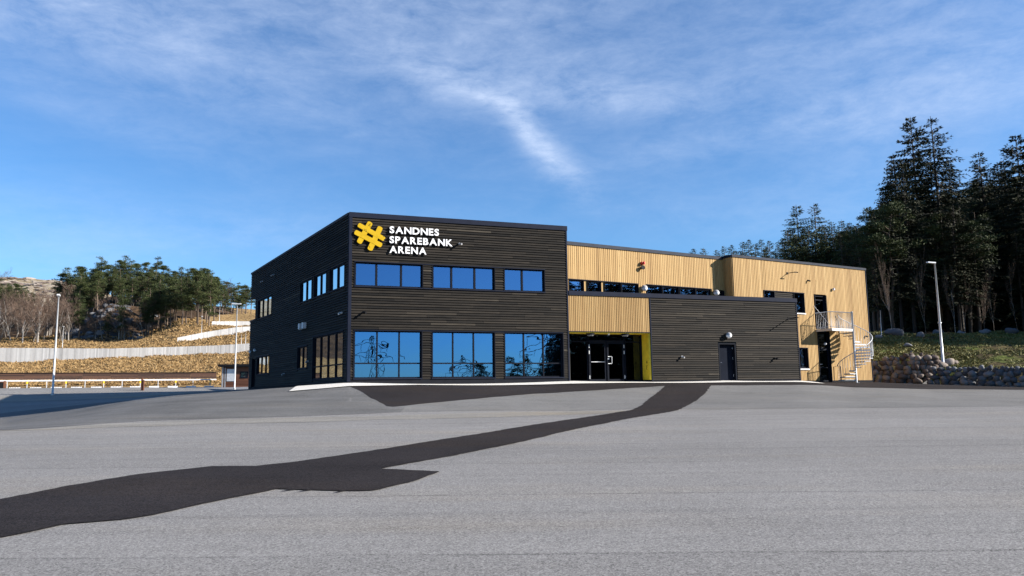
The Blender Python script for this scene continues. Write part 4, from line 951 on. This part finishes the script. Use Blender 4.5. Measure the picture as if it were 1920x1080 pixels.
board_fence('middle pale board fence climbing to the right on the hillside', [(326, 185, 647), (380, 189, 636), (438, 192, 626.5), (500, 196, 623)], 1.75, 2)
board_fence('highest and shortest pale board fence on the hillside', [(390, 233, 612), (440, 238, 611.5), (500, 242, 612)], 1.55, 3)
# ------------------------------------------------------------------ shooting range shelter
RG = Wall(-58.5, 83.3, 23.8, 9.75); RL = 25.2
RT = thing('shooting_range_shelter', 'long low brown shelter with a white beam on slim posts below the hill', 'shelter', RG.p(12, 2.2, 0))
mb = MB(); n = 9
for k in range(n):
    for r_ in range(4): mb.wbox(RG, RL * k / n, RL * (k + 1) / n - .01, 3.42 + .165 * r_, 3.42 + .165 * (r_ + 1) - .006, .0, .06 - .008 * r_, rb.random())
mb.build('fascia', DARKBROWN, RT)
P = [RG.p(-.2, 4.09, .12), RG.p(RL, 4.09, .12), RG.p(RL, 3.95, -2.2), RG.p(-.2, 3.95, -2.2)]
mb = MB(); mb.hexa(P + [p + Vector((0, 0, .05)) for p in P]); mb.build('roof', BLACK, RT)
mb = MB(); mb.wbox(RG, -.2, RL, 3.20, 3.34, .08, .22); mb.build('beam', WHITE, RT)
mb = MB(); mb.wbox(RG, -.2, RL, 2.1, 2.42, -2.1, -2.0); mb.build('rear_board', DARKBROWN, RT)
for k in range(14):
    s = .3 + 1.86 * k; mb = MB(); mb.wbox(RG, s, s + .07, 2.1, 3.2, .10, .17); p_ = mb.build('post', STEELW, RT)
    if k % 2: mb = MB(); mb.wbox(RG, s - .04, s + .12, 2.92, 3.16, .172, .19); mb.build('tag_plate', YELLOW, p_)
for k in range(13):
    s = 1.0 + 1.95 * k; o = RG.p(s, 2.2, 1.2)
    ordn = ['leftmost', 'second from left', 'third from left', 'fourth from left', 'fifth from left', 'sixth from left', 'middle', 'sixth from right', 'fifth from right', 'fourth from right', 'third from right', 'second from right', 'rightmost'][k]
    t = thing('shooting_mat_frame', 'low white slatted firing point frame on the range platform, %s of the row' % ordn, 'frame', o, 'white firing point frames on the range')
    mb = MB(); mb.wbox(RG, s - .52, s + .52, 2.24, 2.30, .8, 1.6); mb.wbox(RG, s - .52, s + .52, 2.30, 2.5, .8, .85)
    for q in range(7): mb.wbox(RG, s - .5 + .155 * q, s - .42 + .155 * q, 2.5, 2.56, .8, .85)
    mb.build('frame', WHITE, t); mb = MB(); mb.wbox(RG, s - .44, s + .44, 2.305, 2.33, .9, 1.55); mb.build('mat', GREYP, t)
mb = MB(); mb.wbox(RG, -1.5, RL + .3, 2.13, 2.29, 1.9, 2.15); tag(mb.build('kerb', CONC, None, RG.p(12, 2.2, 2)), 'long pale kerb at the front of the shooting range platform', 'kerb')
# small screen at far left
t = thing('range_screen', 'dark framed board standing at the left end of the shooting range', 'board', RG.p(2.2, 2.2, 1.4))
# (stands at the picture's left edge)
mb = MB(); mb.wbox(RG, 2.35, 3.95, 2.45, 3.1, 1.3, 1.36); mb.build('panel', BLACK, t)
mb = MB(); mb.wbox(RG, 3.95, 4.15, 2.2, 3.25, 1.28, 1.40); mb.wbox(RG, 2.35, 3.95, 3.1, 3.2, 1.28, 1.4); mb.build('frame', BROWNW, t)
# shed
SW = Wall(-32.9, 88.5, 1, .06)
SH = thing('shed', 'small red brown shed with flat black roof between the range and black building', 'shed', SW.p(3, 2.2, 0))
clad_h('wall', SW, 0, 8, 2.0, 4.55, [(2.02, 2.9, 3.35, 4.0)], BROWNW, .16, SH)
mb = MB(); mb.wbox(SW, 0, 8, 2, 4.6, -3, 0); mb.build('wall_core', INTER, SH)
P = [SW.p(-.35, 4.62, .5), SW.p(8.4, 4.62, .5), SW.p(8.4, 4.5, -3.3), SW.p(-.35, 4.5, -3.3)]; mb = MB(); mb.hexa(P + [p + Vector((0, 0, .26)) for p in P]); mb.build('roof', BLACK, SH)
mb = MB(); mb.wbox(SW, .55, 1.38, 2.98, 4.35, .05, .09); mb.build('notice_board', STEELW, SH)
window(SW, 2.05, 2.87, 3.38, 3.98, (), (3.68,), parent=SH, rec=.0, glass=GLASSE)
mb = MB(); mb.wbox(SW, 0.0, .16, 2.0, 4.6, .05, .10); mb.wbox(SW, .3, .42, 2.2, 4.5, .05, .08); mb.wbox(SW, 3.6, 3.75, 3.4, 4.3, .05, .1); mb.build('corner_board', GREYP, SH)
# ------------------------------------------------------------------ rock outcrop
rnd = random.Random(12); mb = MB()
for k in range(190):
    px = rnd.uniform(112, 285); f = (px - 112) / 173; yy = rnd.uniform(0, 1)
    ylo = 648 - 20 * f; yhi = 612 - 45 * min(1, f * 2) + max(0, f - .5) * 30
    if hnoise(px, yy * 40, .06, 4) < -.08: continue
    Y = 240 + 32 * yy; x = (px - 960) / 1472 * Y; z = gz(x, Y); r = rnd.uniform(.6, 1.8)
    b0 = len(mb.v); stone(mb, (x, Y - .3, z + rnd.uniform(-.9, -.1)), r, rnd, (rnd.uniform(.8, 1.5), .8, rnd.uniform(.6, 1.0)), rnd.random(), 7, 5, .55)
    for q in range(len(mb.sm) - 35, len(mb.sm)): mb.sm[q] = False
tag(mb.build('rock_outcrop', ROCKM, None, atp(200, 255)), 'shaded grey broken rock face on the hillside under the pines', 'rocks')
mb = MB()
for k in range(150):
    px = rnd.uniform(-30, 125); Y = rnd.uniform(470, 604); x = (px - 960) / 1472 * Y; r = rnd.uniform(1.2, 3.6); stone(mb, (x, Y, gz(x, Y) - .1 * r), r, rnd, (rnd.uniform(1, 2.4), 1, .38), rnd.uniform(.3, 1), 7, 5, .5)
    for q in range(len(mb.sm) - 35, len(mb.sm)): mb.sm[q] = False
tag(mb.build('rock_outcrop', STONEB, None, atp(40, 590)), 'sunlit pale bare rocks along the far left mountain top', 'rocks')
# ------------------------------------------------------------------ trees
def fast_mesh(name, V, F, T, mat, MI=None, smooth=False):
    me = bpy.data.meshes.new(name); me.from_pydata(V, [], F)
    for m in (mat if isinstance(mat, (list, tuple)) else [mat]): me.materials.append(m)
    a = me.attributes.new('tint', 'FLOAT', 'FACE'); a.data.foreach_set('value', np.array(T, dtype=np.float32))
    if MI: me.polygons.foreach_set('material_index', np.array(MI, dtype=np.int32))
    me.update(); return me
def limb(V, F, T, pts, rad, n=5, tint=.5):
    pts = [Vector(p) for p in pts]; rings = []
    for i, p in enumerate(pts):
        d = (pts[min(i + 1, len(pts) - 1)] - pts[max(0, i - 1)]).normalized(); a = d.cross(Vector((.31, .95, .05))).normalized(); b = d.cross(a); rings.append(len(V))
        for k in range(n): t = 6.2832 * k / n; V.append(tuple(p + (a * math.cos(t) + b * math.sin(t)) * rad[i]))
    for i in range(len(pts) - 1):
        for k in range(n): k2 = (k + 1) % n; F.append((rings[i] + k, rings[i] + k2, rings[i + 1] + k2, rings[i + 1] + k)); T.append(tint)
def blade(V, F, T, c, d, w, l, rnd, tint):
    """a small needle spray: a narrow leaf-like quad from c along d"""
    d = d.normalized(); n = d.cross(Vector((rnd.gauss(0, 1), rnd.gauss(0, 1), rnd.gauss(0, 1)))); 
    if n.length < 1e-4: return
    n = n.normalized() * w; b = len(V)
    V += [tuple(c), tuple(c + d * l * .5 + n), tuple(c + d * l), tuple(c + d * l * .5 - n)]; F.append((b, b + 1, b + 2, b + 3)); T.append(tint)
def make_spruce(seed, H=22., R0=3.4, bare=.12, dens=1., droop=.35, mat=None, gap=.0):
    rnd = random.Random(seed); V, F, T = [], [], []; tv, tf, tt = [], [], []
    lean = (rnd.uniform(-.2, .2), rnd.uniform(-.2, .2))
    ax = lambda z: Vector((lean[0] * (z / H) ** 2, lean[1] * (z / H) ** 2, z))
    limb(tv, tf, tt, [ax(H * k / 8) - Vector((0, 0, .4 if k == 0 else 0)) for k in range(9)], [H * .0105 * (1 - k / 8) + .02 for k in range(9)], 8, rnd.random())
    z = H * bare
    while z < H - .25:
        f = z / H; L0 = R0 * min(1, (1 - f) * 1.25) ** .74 * (.75 + .25 * min(1, (f - bare) * 6 + .35)); nb = 6 if f < .9 else 4
        for k in range(nb):
            az = rnd.uniform(0, 6.2832); L = max(.25, L0 * rnd.uniform(.55, 1.15)); 
            if rnd.random() < gap + .04: continue
            up = .35 * f - .25 if f < .85 else .5
            d = Vector((math.cos(az), math.sin(az), up + rnd.uniform(-.1, .1))); st = ax(z + rnd.uniform(-.15, .15)); ns = max(2, int(L / .30)); pts = []; p = st.copy()
            for i in range(ns + 1):
                pts.append(p.copy()); t = i / ns; p = p + (d + Vector((0, 0, -droop * t + .28 * max(0, t - .6)))).normalized() * (L / ns)
            limb(tv, tf, tt, [pts[0], pts[len(pts) // 2], pts[-1]], [.035, .02, .006], 3, .3)
            ti = rnd.random() * .5
            for i in range(1 if L < 1 else max(1, ns // 4), ns + 1):
                t = i / ns; wd = .42 * L0 * (.45 + .55 * (1 - t)) * .42 + .16
                for q in range(int(round((5 + 5 * (1 - t)) * dens))):
                    sd_ = rnd.choice((-1, 1)); side = Vector((-d.y, d.x, 0)) * sd_
                    dr = (side * rnd.uniform(.3, 1) + d * rnd.uniform(.3, 1.0) + Vector((0, 0, rnd.uniform(-.75, .1))))
                    blade(V, F, T, pts[i] + side * rnd.uniform(0, wd * .5) + Vector((0, 0, rnd.uniform(-.10, .04))), dr, rnd.uniform(.028, .055), rnd.uniform(.20, .44) * (.7 + wd), rnd, min(1, max(0, ti + rnd.uniform(-.1, .45))))
        z += rnd.uniform(.30, .42) * (1 + .3 * (1 - f))
    return [('crown', fast_mesh('crown', V, F, T, mat or NEEDLE)), ('trunk', fast_mesh('trunk', tv, tf, tt, BARK_SHADE if mat is None else BARK))], H
def make_pine(seed, H=12., crown=.5, R0=2.4, dens=1.):
    rnd = random.Random(seed); V, F, T = [], [], []; tv, tf, tt = [], [], []
    bx, by = rnd.uniform(-.6, .6), rnd.uniform(-.6, .6)
    ax = lambda z: Vector((bx * (z / H) ** 2 + .15 * math.sin(z * .7 + seed), by * (z / H) ** 2, z))
    limb(tv, tf, tt, [ax(H * k / 9) - Vector((0, 0, .5 if k == 0 else 0)) for k in range(10)], [.17 * (1 - k / 9.5) + .02 for k in range(10)], 7, rnd.random())
    for k in range(34):
        f = 1 - crown * rnd.random() ** .85; z = H * f * .985; az = rnd.uniform(0, 6.28); L = R0 * (.22 + .8 * math.sin(min(1, (1 - f) / crown * 1.0 + .05) * 2.2)) * rnd.uniform(.55, 1.1)
        d = Vector((math.cos(az), math.sin(az), rnd.uniform(.1, .55))).normalized(); p0 = ax(z); p1 = p0 + d * L
        limb(tv, tf, tt, [p0, (p0 + p1) * .5 + Vector((0, 0, -.1)), p1], [.05, .035, .012], 4, .5)
        for c in range(3):
            cc = p0 + (p1 - p0) * (1 - .28 * c) + Vector((rnd.gauss(0, .28), rnd.gauss(0, .28), rnd.gauss(0, .12) + .1)); rr = rnd.uniform(.42, .72); ti = rnd.random() * .5
            for q in range(int(52 * dens)):
                o = Vector((rnd.gauss(0, 1), rnd.gauss(0, 1), rnd.gauss(0, 1))).normalized() * rr * rnd.random() ** .4; o.z *= .55
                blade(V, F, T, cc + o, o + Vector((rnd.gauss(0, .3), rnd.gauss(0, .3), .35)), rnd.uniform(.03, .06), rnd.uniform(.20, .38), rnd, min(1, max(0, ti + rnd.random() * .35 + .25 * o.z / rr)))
    for k in range(5):      # dead stubs
        z = H * rnd.uniform(.25, 1 - crown); az = rnd.uniform(0, 6.28); p = ax(z); limb(tv, tf, tt, [p, p + Vector((math.cos(az), math.sin(az), .1)) * rnd.uniform(.4, 1.1)], [.025, .006], 3, .3)
    return [('crown', fast_mesh('crown', V, F, T, PINEN)), ('trunk', fast_mesh('trunk', tv, tf, tt, BARK))], H
def make_birch(seed, H=9.):
    rnd = random.Random(seed); V, F, T = [], [], []; tv, tf, tt = [], [], []
    def grow(p, d, L, r, depth):
        pts = [p.copy()]; n = 3
        for i in range(n):
            d = (d + Vector((rnd.gauss(0, .13), rnd.gauss(0, .13), .06))).normalized(); p = p + d * (L / n); pts.append(p.copy())
        rad = [r * (1 - .22 * i) for i in range(n + 1)]
        if depth < 2: limb(tv, tf, tt, pts, rad, 5 if depth == 0 else 4, rnd.random())
        else: limb(V, F, T, pts, [max(.012, x) for x in rad], 3, rnd.random())
        if depth < 4:
            for k in range(5 if depth == 0 else (4 if depth < 3 else 3)):
                i = rnd.randint(1, n); q = pts[i]; az = rnd.uniform(0, 6.28); nd = (d * 1.1 + Vector((math.cos(az), math.sin(az), .25)) * rnd.uniform(.5, .9)).normalized()
                grow(q, nd, L * rnd.uniform(.45, .68), r * .5, depth + 1)
    nst = rnd.choice((1, 2))
    for k in range(nst): grow(Vector((0, 0, -.3)), Vector((rnd.gauss(0, .18), rnd.gauss(0, .18), 1)).normalized(), H * .55, .085, 0)
    h = max([v[2] for v in V] + [H * .8])
    return [('crown', fast_mesh('crown', V, F, T, TWIG)), ('trunk', fast_mesh('trunk', tv, tf, tt, BIRCHB))], h
SPR = [make_spruce(1, 22, 5.8, .05, 1.9), make_spruce(2, 22, 5.0, .08, 1.7), make_spruce(3, 22, 5.0, .10, 1.25, .25, gap=.08), make_spruce(6, 22, 4.5, .2, 1.4)]
FOR = [make_spruce(4, 18, 3.4, .28, 1.1), make_spruce(5, 18, 3.0, .38, 1.0, gap=.08), make_pine(21, 16, .5, 2.6, 1.2), make_pine(22, 16, .42, 2.4, 1.2)]
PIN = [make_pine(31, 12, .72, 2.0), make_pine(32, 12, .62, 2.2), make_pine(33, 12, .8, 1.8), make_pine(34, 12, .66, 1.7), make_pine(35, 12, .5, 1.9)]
TAP = [make_spruce(41, 15, 4.3, .12, 1.0, -.1, PINEN, .08), make_spruce(42, 15, 3.8, .15, 1.0, -.15, PINEN, .1), make_spruce(43, 15, 4.6, .15, 1.0, -.1, PINEN, .12)]
BIR = [make_birch(51), make_birch(52), make_birch(53), make_birch(54)]
rt = random.Random(77)
def plant(proto, name, label, cat, x, y, height=None, group=None, sx=1., rot=None, zoff=0.):
    parts, H = proto; z = gz(x, y) + zoff; t = thing(name, label, cat, (x, y, z), group); k = (height or H) / H
    t.scale = (k * sx, k * sx, k); t.rotation_euler = (0, 0, rt.uniform(0, 6.28) if rot is None else rot)
    for nm, me in parts: o = bpy.data.objects.new(nm, me); col.objects.link(o); o.parent = t
    return t
def plant_px(proto, name, label, cat, px, pytop, Y, group=None, sx=1., jit=0.):
    Y = Y + rt.uniform(-jit, jit); d = sight(px, pytop); x = d.x / d.y * Y; h = ztop(px, pytop, Y) - gz(x, Y)
    return plant(proto, name, label, cat, x, Y, max(h, 4.), group, sx)
# right: the tall spruces
for i, (px, py, Y, v, sx, lab) in enumerate([
    (1706, 220, 84, 0, 1.0, 'tall dark spruce, left of the two highest tops'), (1746, 217, 81, 2, 1.12, 'highest spruce with sparse open branches and a thin top'),
    (1676, 288, 87, 1, 1.05, 'dark spruce on the left flank of the highest pair'), (1690, 300, 79, 3, .9, 'spruce with a bare lower trunk in front of the highest pair'),
    (1725, 330, 90, 0, 1.0, 'bushy spruce filling the gap behind the two highest ones'), (1652, 350, 92, 1, .9, 'smaller spruce stepping down left of the tall group'),
    (1640, 395, 98, 0, .9, 'short dark spruce rising just above the gable roof corner'), (1775, 300, 95, 3, 1.0, 'spruce close to the right of the highest sparse one'),
    (1905, 252, 82, 0, 1.2, 'tall broad spruce near the right edge with a pointed top'), (1880, 300, 90, 2, 1.1, 'sparse spruce with upswept branches left of the broad right one'),
    (1862, 345, 96, 1, 1.1, 'dark spruce of middle height toward the right edge'), (1930, 290, 88, 3, 1.2, 'dark spruce cut by the right edge of the view'),
    (1790, 372, 100, 0, 1.0, 'lower bushy spruce at the dip right of the tall pair')]):
    plant_px(SPR[v], 'spruce', lab, 'tree', px, py, Y, 'tall spruces at the forest edge', sx)
LABR = 'dark conifer in the dense forest on the right hillside'
for i, (px, py, Y, v) in enumerate([(1470, 445, 150, 0), (1483, 425, 148, 1), (1494, 383, 140, 0), (1508, 432, 150, 1), (1527, 381, 140, 1), (1543, 420, 146, 0), (1560, 415, 135, 1), (1575, 412, 140, 0), (1590, 424, 150, 1), (1604, 418, 132, 0), (1618, 422, 140, 1), (1630, 410, 128, 0)]):
    lab = {2: 'feathery pine with a high pointed top above the gable roof, left of the twin', 4: 'feathery pine with a high pointed top above the gable roof, right of the twin'}.get(i, 'mid green pine on the ridge above the pine gable roof')
    plant_px(TAP[i % 3], 'pine', lab, 'tree', px, py, Y, 'pines behind the gable roof', 1.15)
for i, (px, py, Y, v) in enumerate([(1300, 466, 200, 0), (1317, 464, 200, 1), (1345, 468, 190, 0), (1357, 460, 188, 1), (1370, 459, 186, 0), (1390, 452, 180, 1), (1403, 449, 178, 0), (1415, 455, 182, 1), (1428, 448, 176, 1), (1442, 450, 170, 0), (1456, 458, 165, 1), (1468, 462, 160, 0), (1380, 470, 172, 0), (1436, 465, 160, 1)]):
    plant_px(TAP[v], 'pine', {0: 'leftmost tiny treetop poking above the pale upper roof', 1: 'second tiny treetop above the pale upper roof'}.get(i, 'distant pine top showing above the parapet behind the return wall'), 'tree', px, py, Y, 'pine tops above the parapet', 1.1)
for i, (px, py, Y, v) in enumerate([(1805, 350, 110, 0), (1818, 335, 112, 2), (1832, 330, 115, 0), (1845, 352, 108, 3), (1858, 338, 112, 1), (1888, 330, 105, 2), (1915, 320, 108, 0), (1800, 380, 120, 1), (1945, 300, 112, 0), (1975, 280, 108, 0), (2010, 300, 100, 1), (1768, 400, 118, 0), (1660, 415, 125, 2), (1745, 390, 122, 1)]):
    plant_px(FOR[v], 'conifer', LABR, 'tree', px, py, Y, 'dark forest on the right hillside', 1.25)
for k in range(190):
    Y = rt.uniform(76, 150); a = rt.uniform(.43, .72); v = rt.choice((0, 1, 1, 2, 3, 3)); plant(FOR[v], 'conifer', LABR, 'tree', a * Y, Y, max(6., ztop(960 + 1472 * a, rt.uniform(372, 440) + (40 if a < .48 else 0), Y) - gz(a * Y, Y)), 'dark forest on the right hillside', 1.25)
for k in range(40):          # the same forest goes on beyond the picture and shades the bank
    Y = rt.uniform(60, 120); x = rt.uniform(56, 105); plant(SPR[rt.choice((0, 1, 3))], 'conifer', LABR, 'tree', x, Y + max(0, (x - 60) * .1), rt.uniform(16, 21), 'dark forest on the right hillside', 1.2)
for k in range(9):
    plant(SPR[rt.choice((0, 1))], 'conifer', LABR, 'tree', 50 + 5 * k, 59 + rt.uniform(-1, 5), rt.uniform(13, 18), 'dark forest on the right hillside', 1.2)
for k in range(9):           # slender pale birches at the forest edge
    px = (1640, 1660, 1722, 1800, 1812, 1835, 1850, 1780, 1895)[k]; plant_px(BIR[k % 4], 'birch', 'thin bare pale birch stem before the dark forest on the right', 'tree', px, 470 + rt.uniform(-20, 40), 75 + rt.uniform(0, 3), 'bare birches at the dark forest edge', .28)
for k in range(16):
    px = 1478 + 12 * k; plant_px(TAP[(k + 1) % 3], 'pine', 'mid green pine on the ridge above the pine gable roof', 'tree', px, 436 + rt.uniform(-8, 10), 128, 'pines behind the gable roof', 1.2)
# left hill
for (px, py) in [(284, 545), (292, 538), (300, 548), (308, 541), (318, 550), (327, 543), (276, 548), (268, 552)]: plant_px(PIN[rt.randrange(5)], 'pine', 'pine standing right beside the shaded rock outcrop', 'tree', px, py, 258, 'pines beside the rock outcrop', 1.0, 8)
ridge = [(113, 528), (120, 512), (128, 505), (140, 515), (152, 500), (163, 508), (175, 503), (184, 495), (192, 484), (203, 497), (214, 490), (226, 487), (236, 482), (246, 490), (256, 494), (266, 498), (276, 492), (285, 502), (295, 484), (305, 498), (318, 501), (328, 508), (340, 503), (352, 506), (362, 503), (372, 500), (382, 502), (390, 507), (398, 512), (405, 519), (415, 524), (425, 528), (435, 533), (446, 531), (455, 536), (463, 531), (472, 538), (483, 540)]
for i, (px, py) in enumerate(ridge):
    lab = {4: 'lone flat-topped pine standing out on the left ridge beside the sky', 8: 'tall pine crown at the left end of the main ridge clump', 18: 'pointed pine top rising at the middle of the left ridge'}.get(i, 'green pine on the crest of the left hill')
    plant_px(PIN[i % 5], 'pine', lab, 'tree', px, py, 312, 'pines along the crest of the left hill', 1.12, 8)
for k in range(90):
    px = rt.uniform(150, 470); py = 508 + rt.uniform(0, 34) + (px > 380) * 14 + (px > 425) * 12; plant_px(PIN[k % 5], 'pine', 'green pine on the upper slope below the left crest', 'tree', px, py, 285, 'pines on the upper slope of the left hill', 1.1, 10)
for (px, py) in [(283, 540), (290, 532), (305, 528), (312, 545), (322, 538), (333, 530), (345, 536), (352, 528), (360, 540), (374, 516), (381, 520), (388, 514), (396, 520), (404, 526), (345, 520), (330, 524), (372, 508), (392, 510), (300, 520), (316, 522)]:
    plant_px(PIN[rt.randrange(5)], 'pine', 'bare-trunked pine standing on the golden grass above the middle fence', 'tree', px, py, 240, 'bare-trunked pines above the middle fence', 1.05, 12)
for (px, py) in [(-30, 520), (-14, 524), (0, 524), (10, 530), (20, 533), (30, 531), (39, 536), (46, 540), (60, 548), (-5, 545), (15, 548), (33, 550)]:
    plant_px(PIN[rt.randrange(5)], 'pine', 'green pine at the far left edge below the bare mountain', 'tree', px, py, 300, 'pines at the far left edge', 1.2, 12)
for k in range(70):
    px = rt.uniform(-20, 135); plant_px(BIR[k % 4], 'birch', 'bare brown-grey birch in the thicket at the far left', 'tree', px, 538 + rt.uniform(-6, 40), rt.uniform(225, 295), 'bare birches at the far left', 1.15)
for k in range(60):
    px = rt.uniform(120, 420); plant_px(BIR[k % 4], 'birch', 'bare birch among the pines above the rock outcrop', 'tree', px, 530 + rt.uniform(-12, 25), rt.uniform(280, 300), 'bare birches above the rock outcrop', 1.15)
for k in range(7):
    px = rt.uniform(415, 478); plant_px(BIR[k % 4], 'birch', 'low bare birch on the golden slope left of the black building', 'tree', px, 560 + rt.uniform(-6, 14), 290, 'bare birches left of the building', 1.1)
for k in range(16):
    px = rt.uniform(105, 290); plant_px(BIR[k % 4] if k % 3 else PIN[k % 5], 'birch' if k % 3 else 'pine', 'bare birch standing in front of the shaded rock outcrop' if k % 3 else 'slim pine standing in front of the shaded rock outcrop', 'tree', px, 548 + rt.uniform(-8, 40), 238, 'trees in front of the rock outcrop', 1.)
plant_px(BIR[1], 'birch', 'lone bare birch on the far left mountain skyline', 'tree', 4, 500, 560, None, 1.4)
plant_px(BIR[2], 'birch', 'pale crooked birch standing alone left of the tall lamp post', 'tree', 76, 545, 222, None, 1.1)
# ------------------------------------------------------------------ dry grass tufts on the near hillside and the bank (stuff)
def tufts(name, label, cnt, region, size, mat, seed, lab_cat):
    rnd = random.Random(seed); V, F, T = [], [], []
    while len(F) < cnt * 5:
        x, y = region(rnd)
        if x is None: continue
        z = gz(x, y); ti = rnd.random() * .6; sc = size * rnd.uniform(.6, 1.3) * (1 + max(0, y - 100) / 160)
        for q in range(5):
            az = rnd.uniform(0, 6.28); d = Vector((math.cos(az) * .7, math.sin(az) * .7, rnd.uniform(.35, .9))); blade(V, F, T, Vector((x + rnd.gauss(0, sc * .3), y + rnd.gauss(0, sc * .3), z - .03)), d, sc * .16, sc, rnd, ti + rnd.random() * .4)
    me = fast_mesh(name, V, F, T, mat); o = bpy.data.objects.new(name, me); col.objects.link(o); tag(o, label, lab_cat, None, 'stuff'); return o
DRYG = leafmat('dry_grass_blades', (.18, .108, .045), (.31, .20, .088), (.44, .31, .15))
GRNG = leafmat('bank_grass_blades', (.05, .045, .018), (.13, .13, .040), (.28, .24, .10))
def rg1(r):
    Y = 97 + (r.random() ** 1.5) * 150; a = r.uniform(-.70, -.30); return a * Y, Y
tufts('dry_grass', 'golden dry tussock grass covering the left hillside', 30000, rg1, .32, DRYG, 5, 'grass')
def rg2(r):
    a = r.uniform(.455, .72); Y = r.uniform(wall_line(a) + 1.4, 72); x = a * Y
    if hnoise(x, Y, .22, 2) < -.12 and r.random() < .8: return None, None
    return x, Y
tufts('bank_grass', 'green and brown grass on the shaded bank behind the boulder walls', 9000, rg2, .20, GRNG, 6, 'grass')
# ------------------------------------------------------------------ behind the viewpoint: what the windows mirror
def mirror(px, D):
    p = Vector(((px - 960) / 1472 * D, D, 0)); k = (p - WF.o).dot(WF.n); return p - 2 * k * WF.n
def pylon(px, D, H, label):
    c = mirror(px, D); z0 = gz(c.x, c.y) - .5; t = thing('power_pylon', label, 'pylon', (c.x, c.y, z0), 'power pylons behind the viewpoint')
    mb = MB(); lv = [0, .22, .42, .58, .70, .80, .88, .95, 1.0]; wd = lambda f: (3.2 * (1 - f) ** 1.1 + .35)
    ring = lambda f: [Vector((c.x + sx_ * wd(f), c.y + sy_ * wd(f), z0 + H * f)) for sx_, sy_ in ((-1, -1), (1, -1), (1, 1), (-1, 1))]
    for f0, f1 in zip(lv, lv[1:]):
        a, b = ring(f0), ring(f1)
        for k in range(4):
            mb.tube([a[k], b[k]], .10, 4, caps=False, sm=False); mb.tube([a[k], b[(k + 1) % 4]], .05, 4, caps=False, sm=False); mb.tube([a[(k + 1) % 4], b[k]], .05, 4, caps=False, sm=False)
    mb.build('tower', BLACK, t)
    u = WF.u
    for f, l in ((.70, 8.5), (.84, 6.5)):
        mb = MB(); o = Vector((c.x, c.y, z0 + H * f))
        for sg in (-1, 1):
            mb.tube([o, o + u * l * sg], .09, 4); mb.tube([o + Vector((0, 0, 1.7)), o + u * l * sg], .08, 4)
            for q in (.5, .97): mb.tube([o + u * l * sg * q, o + u * l * sg * q - Vector((0, 0, 1.8))], .1, 4)
        mb.build('cross_arm', BLACK, t)
pylon(694, 250, 21.5, 'slender lattice power pylon mirrored in the leftmost lower window')
pylon(862, 300, 16, 'broad lattice power pylon mirrored in the middle lower window')
pylon(1030, 200, 19, 'lattice power pylon mirrored in the right lower window')
for k in range(22):
    px = 880 + 13 * k; D = 170 + 12 * math.sin(k * 2.1); c = mirror(px, D); plant(PIN[k % 5] if k % 3 else TAP[k % 2], 'pine', 'pine behind the viewpoint seen mirrored in the right windows', 'tree', c.x, c.y, 6.5 + 2.5 * math.sin(k * 1.7) + k * .16, 'pines behind the viewpoint', 1.3)
for k in range(26):          # dark conifers behind the viewpoint that blacken the entrance glass
    px = 1040 + 9 * k; D = 120 + 10 * math.sin(k * 1.3); c = mirror(px, D); plant(SPR[(0, 1, 3)[k % 3]], 'conifer', 'dark conifer behind the viewpoint mirrored in the entrance glass', 'tree', c.x, c.y, 12 + 2.5 * math.sin(k * 2.3) + k * .1, 'conifers mirrored in the entrance glass', 1.1)
for k in range(46):          # and to the right, mirrored in the high strip windows
    azd = R(89 + k * .9); D = 88 + 9 * math.sin(k * 2.7); plant(SPR[(0, 1, 3)[k % 3]], 'conifer', 'dark conifer beyond the car park mirrored in the high strip windows', 'tree', 8 + math.sin(azd) * D, 42 + math.cos(azd) * D, 21 + 3 * math.sin(k * 1.9), 'conifers mirrored in the strip windows', 1.2)
# ------------------------------------------------------------------ cafe furniture just behind the lower windows
def chair(s, d, ang, label):
    base = WF.p(s, 2.06, d); t = thing('chair', label, 'chair', base, 'cafe chairs behind the windows')
    ca, sa = math.cos(ang), math.sin(ang); q = lambda x, y, z: base + Vector((x * ca - y * sa, x * sa + y * ca, z))
    for (x, y) in ((-.2, -.2), (.2, -.2), (.2, .2), (-.2, .2)): mb = MB(); mb.tube([q(x, y, 0), q(x * .85, y * .85, .44)], .012, 5); mb.build('leg', STEEL, t)
    mb = MB(); P = [q(-.22, -.21, .44), q(.22, -.21, .44), q(.22, .21, .44), q(-.22, .21, .44)]; mb.hexa(P + [p + Vector((0, 0, .03)) for p in P]); mb.build('seat', SEATR, t)
    mb = MB(); P = [q(-.21, .20, .55), q(.21, .20, .55), q(.21, .23, .55), q(-.21, .23, .55)]; mb.hexa(P + [p + (q(0, .05, .33) - q(0, 0, 0)) for p in P]); mb.build('backrest', SEATR, t)
def table(s, d, label):
    base = WF.p(s, 2.06, d); t = thing('table', label, 'table', base, 'cafe tables behind the windows')
    mb = MB(); mb.tube([base, base + Vector((0, 0, .72))], .03, 8); mb.tube([base, base + Vector((0, 0, .02))], .24, 14); mb.build('pedestal', STEEL, t)
    mb = MB(); mb.tube([base + Vector((0, 0, .72)), base + Vector((0, 0, .75))], .42, 20, sm=False); mb.build('table_top', TABLEW, t)
for i, (s, d) in enumerate([(4.6, -1.3), (6.2, -1.25), (7.9, -1.3), (9.5, -1.25)]):
    pos = ['left end of the middle window', 'right end of the middle window', 'left end of the right window', 'right end of the right window'][i]
    table(s, d, 'round cafe table inside, at the ' + pos)
    chair(s - .7, d + .1, 1.4, 'red brown chair left of the table at the ' + pos); chair(s + .7, d - .1, -1.7, 'red brown chair right of the table at the ' + pos)
print('objects', len(bpy.data.objects))
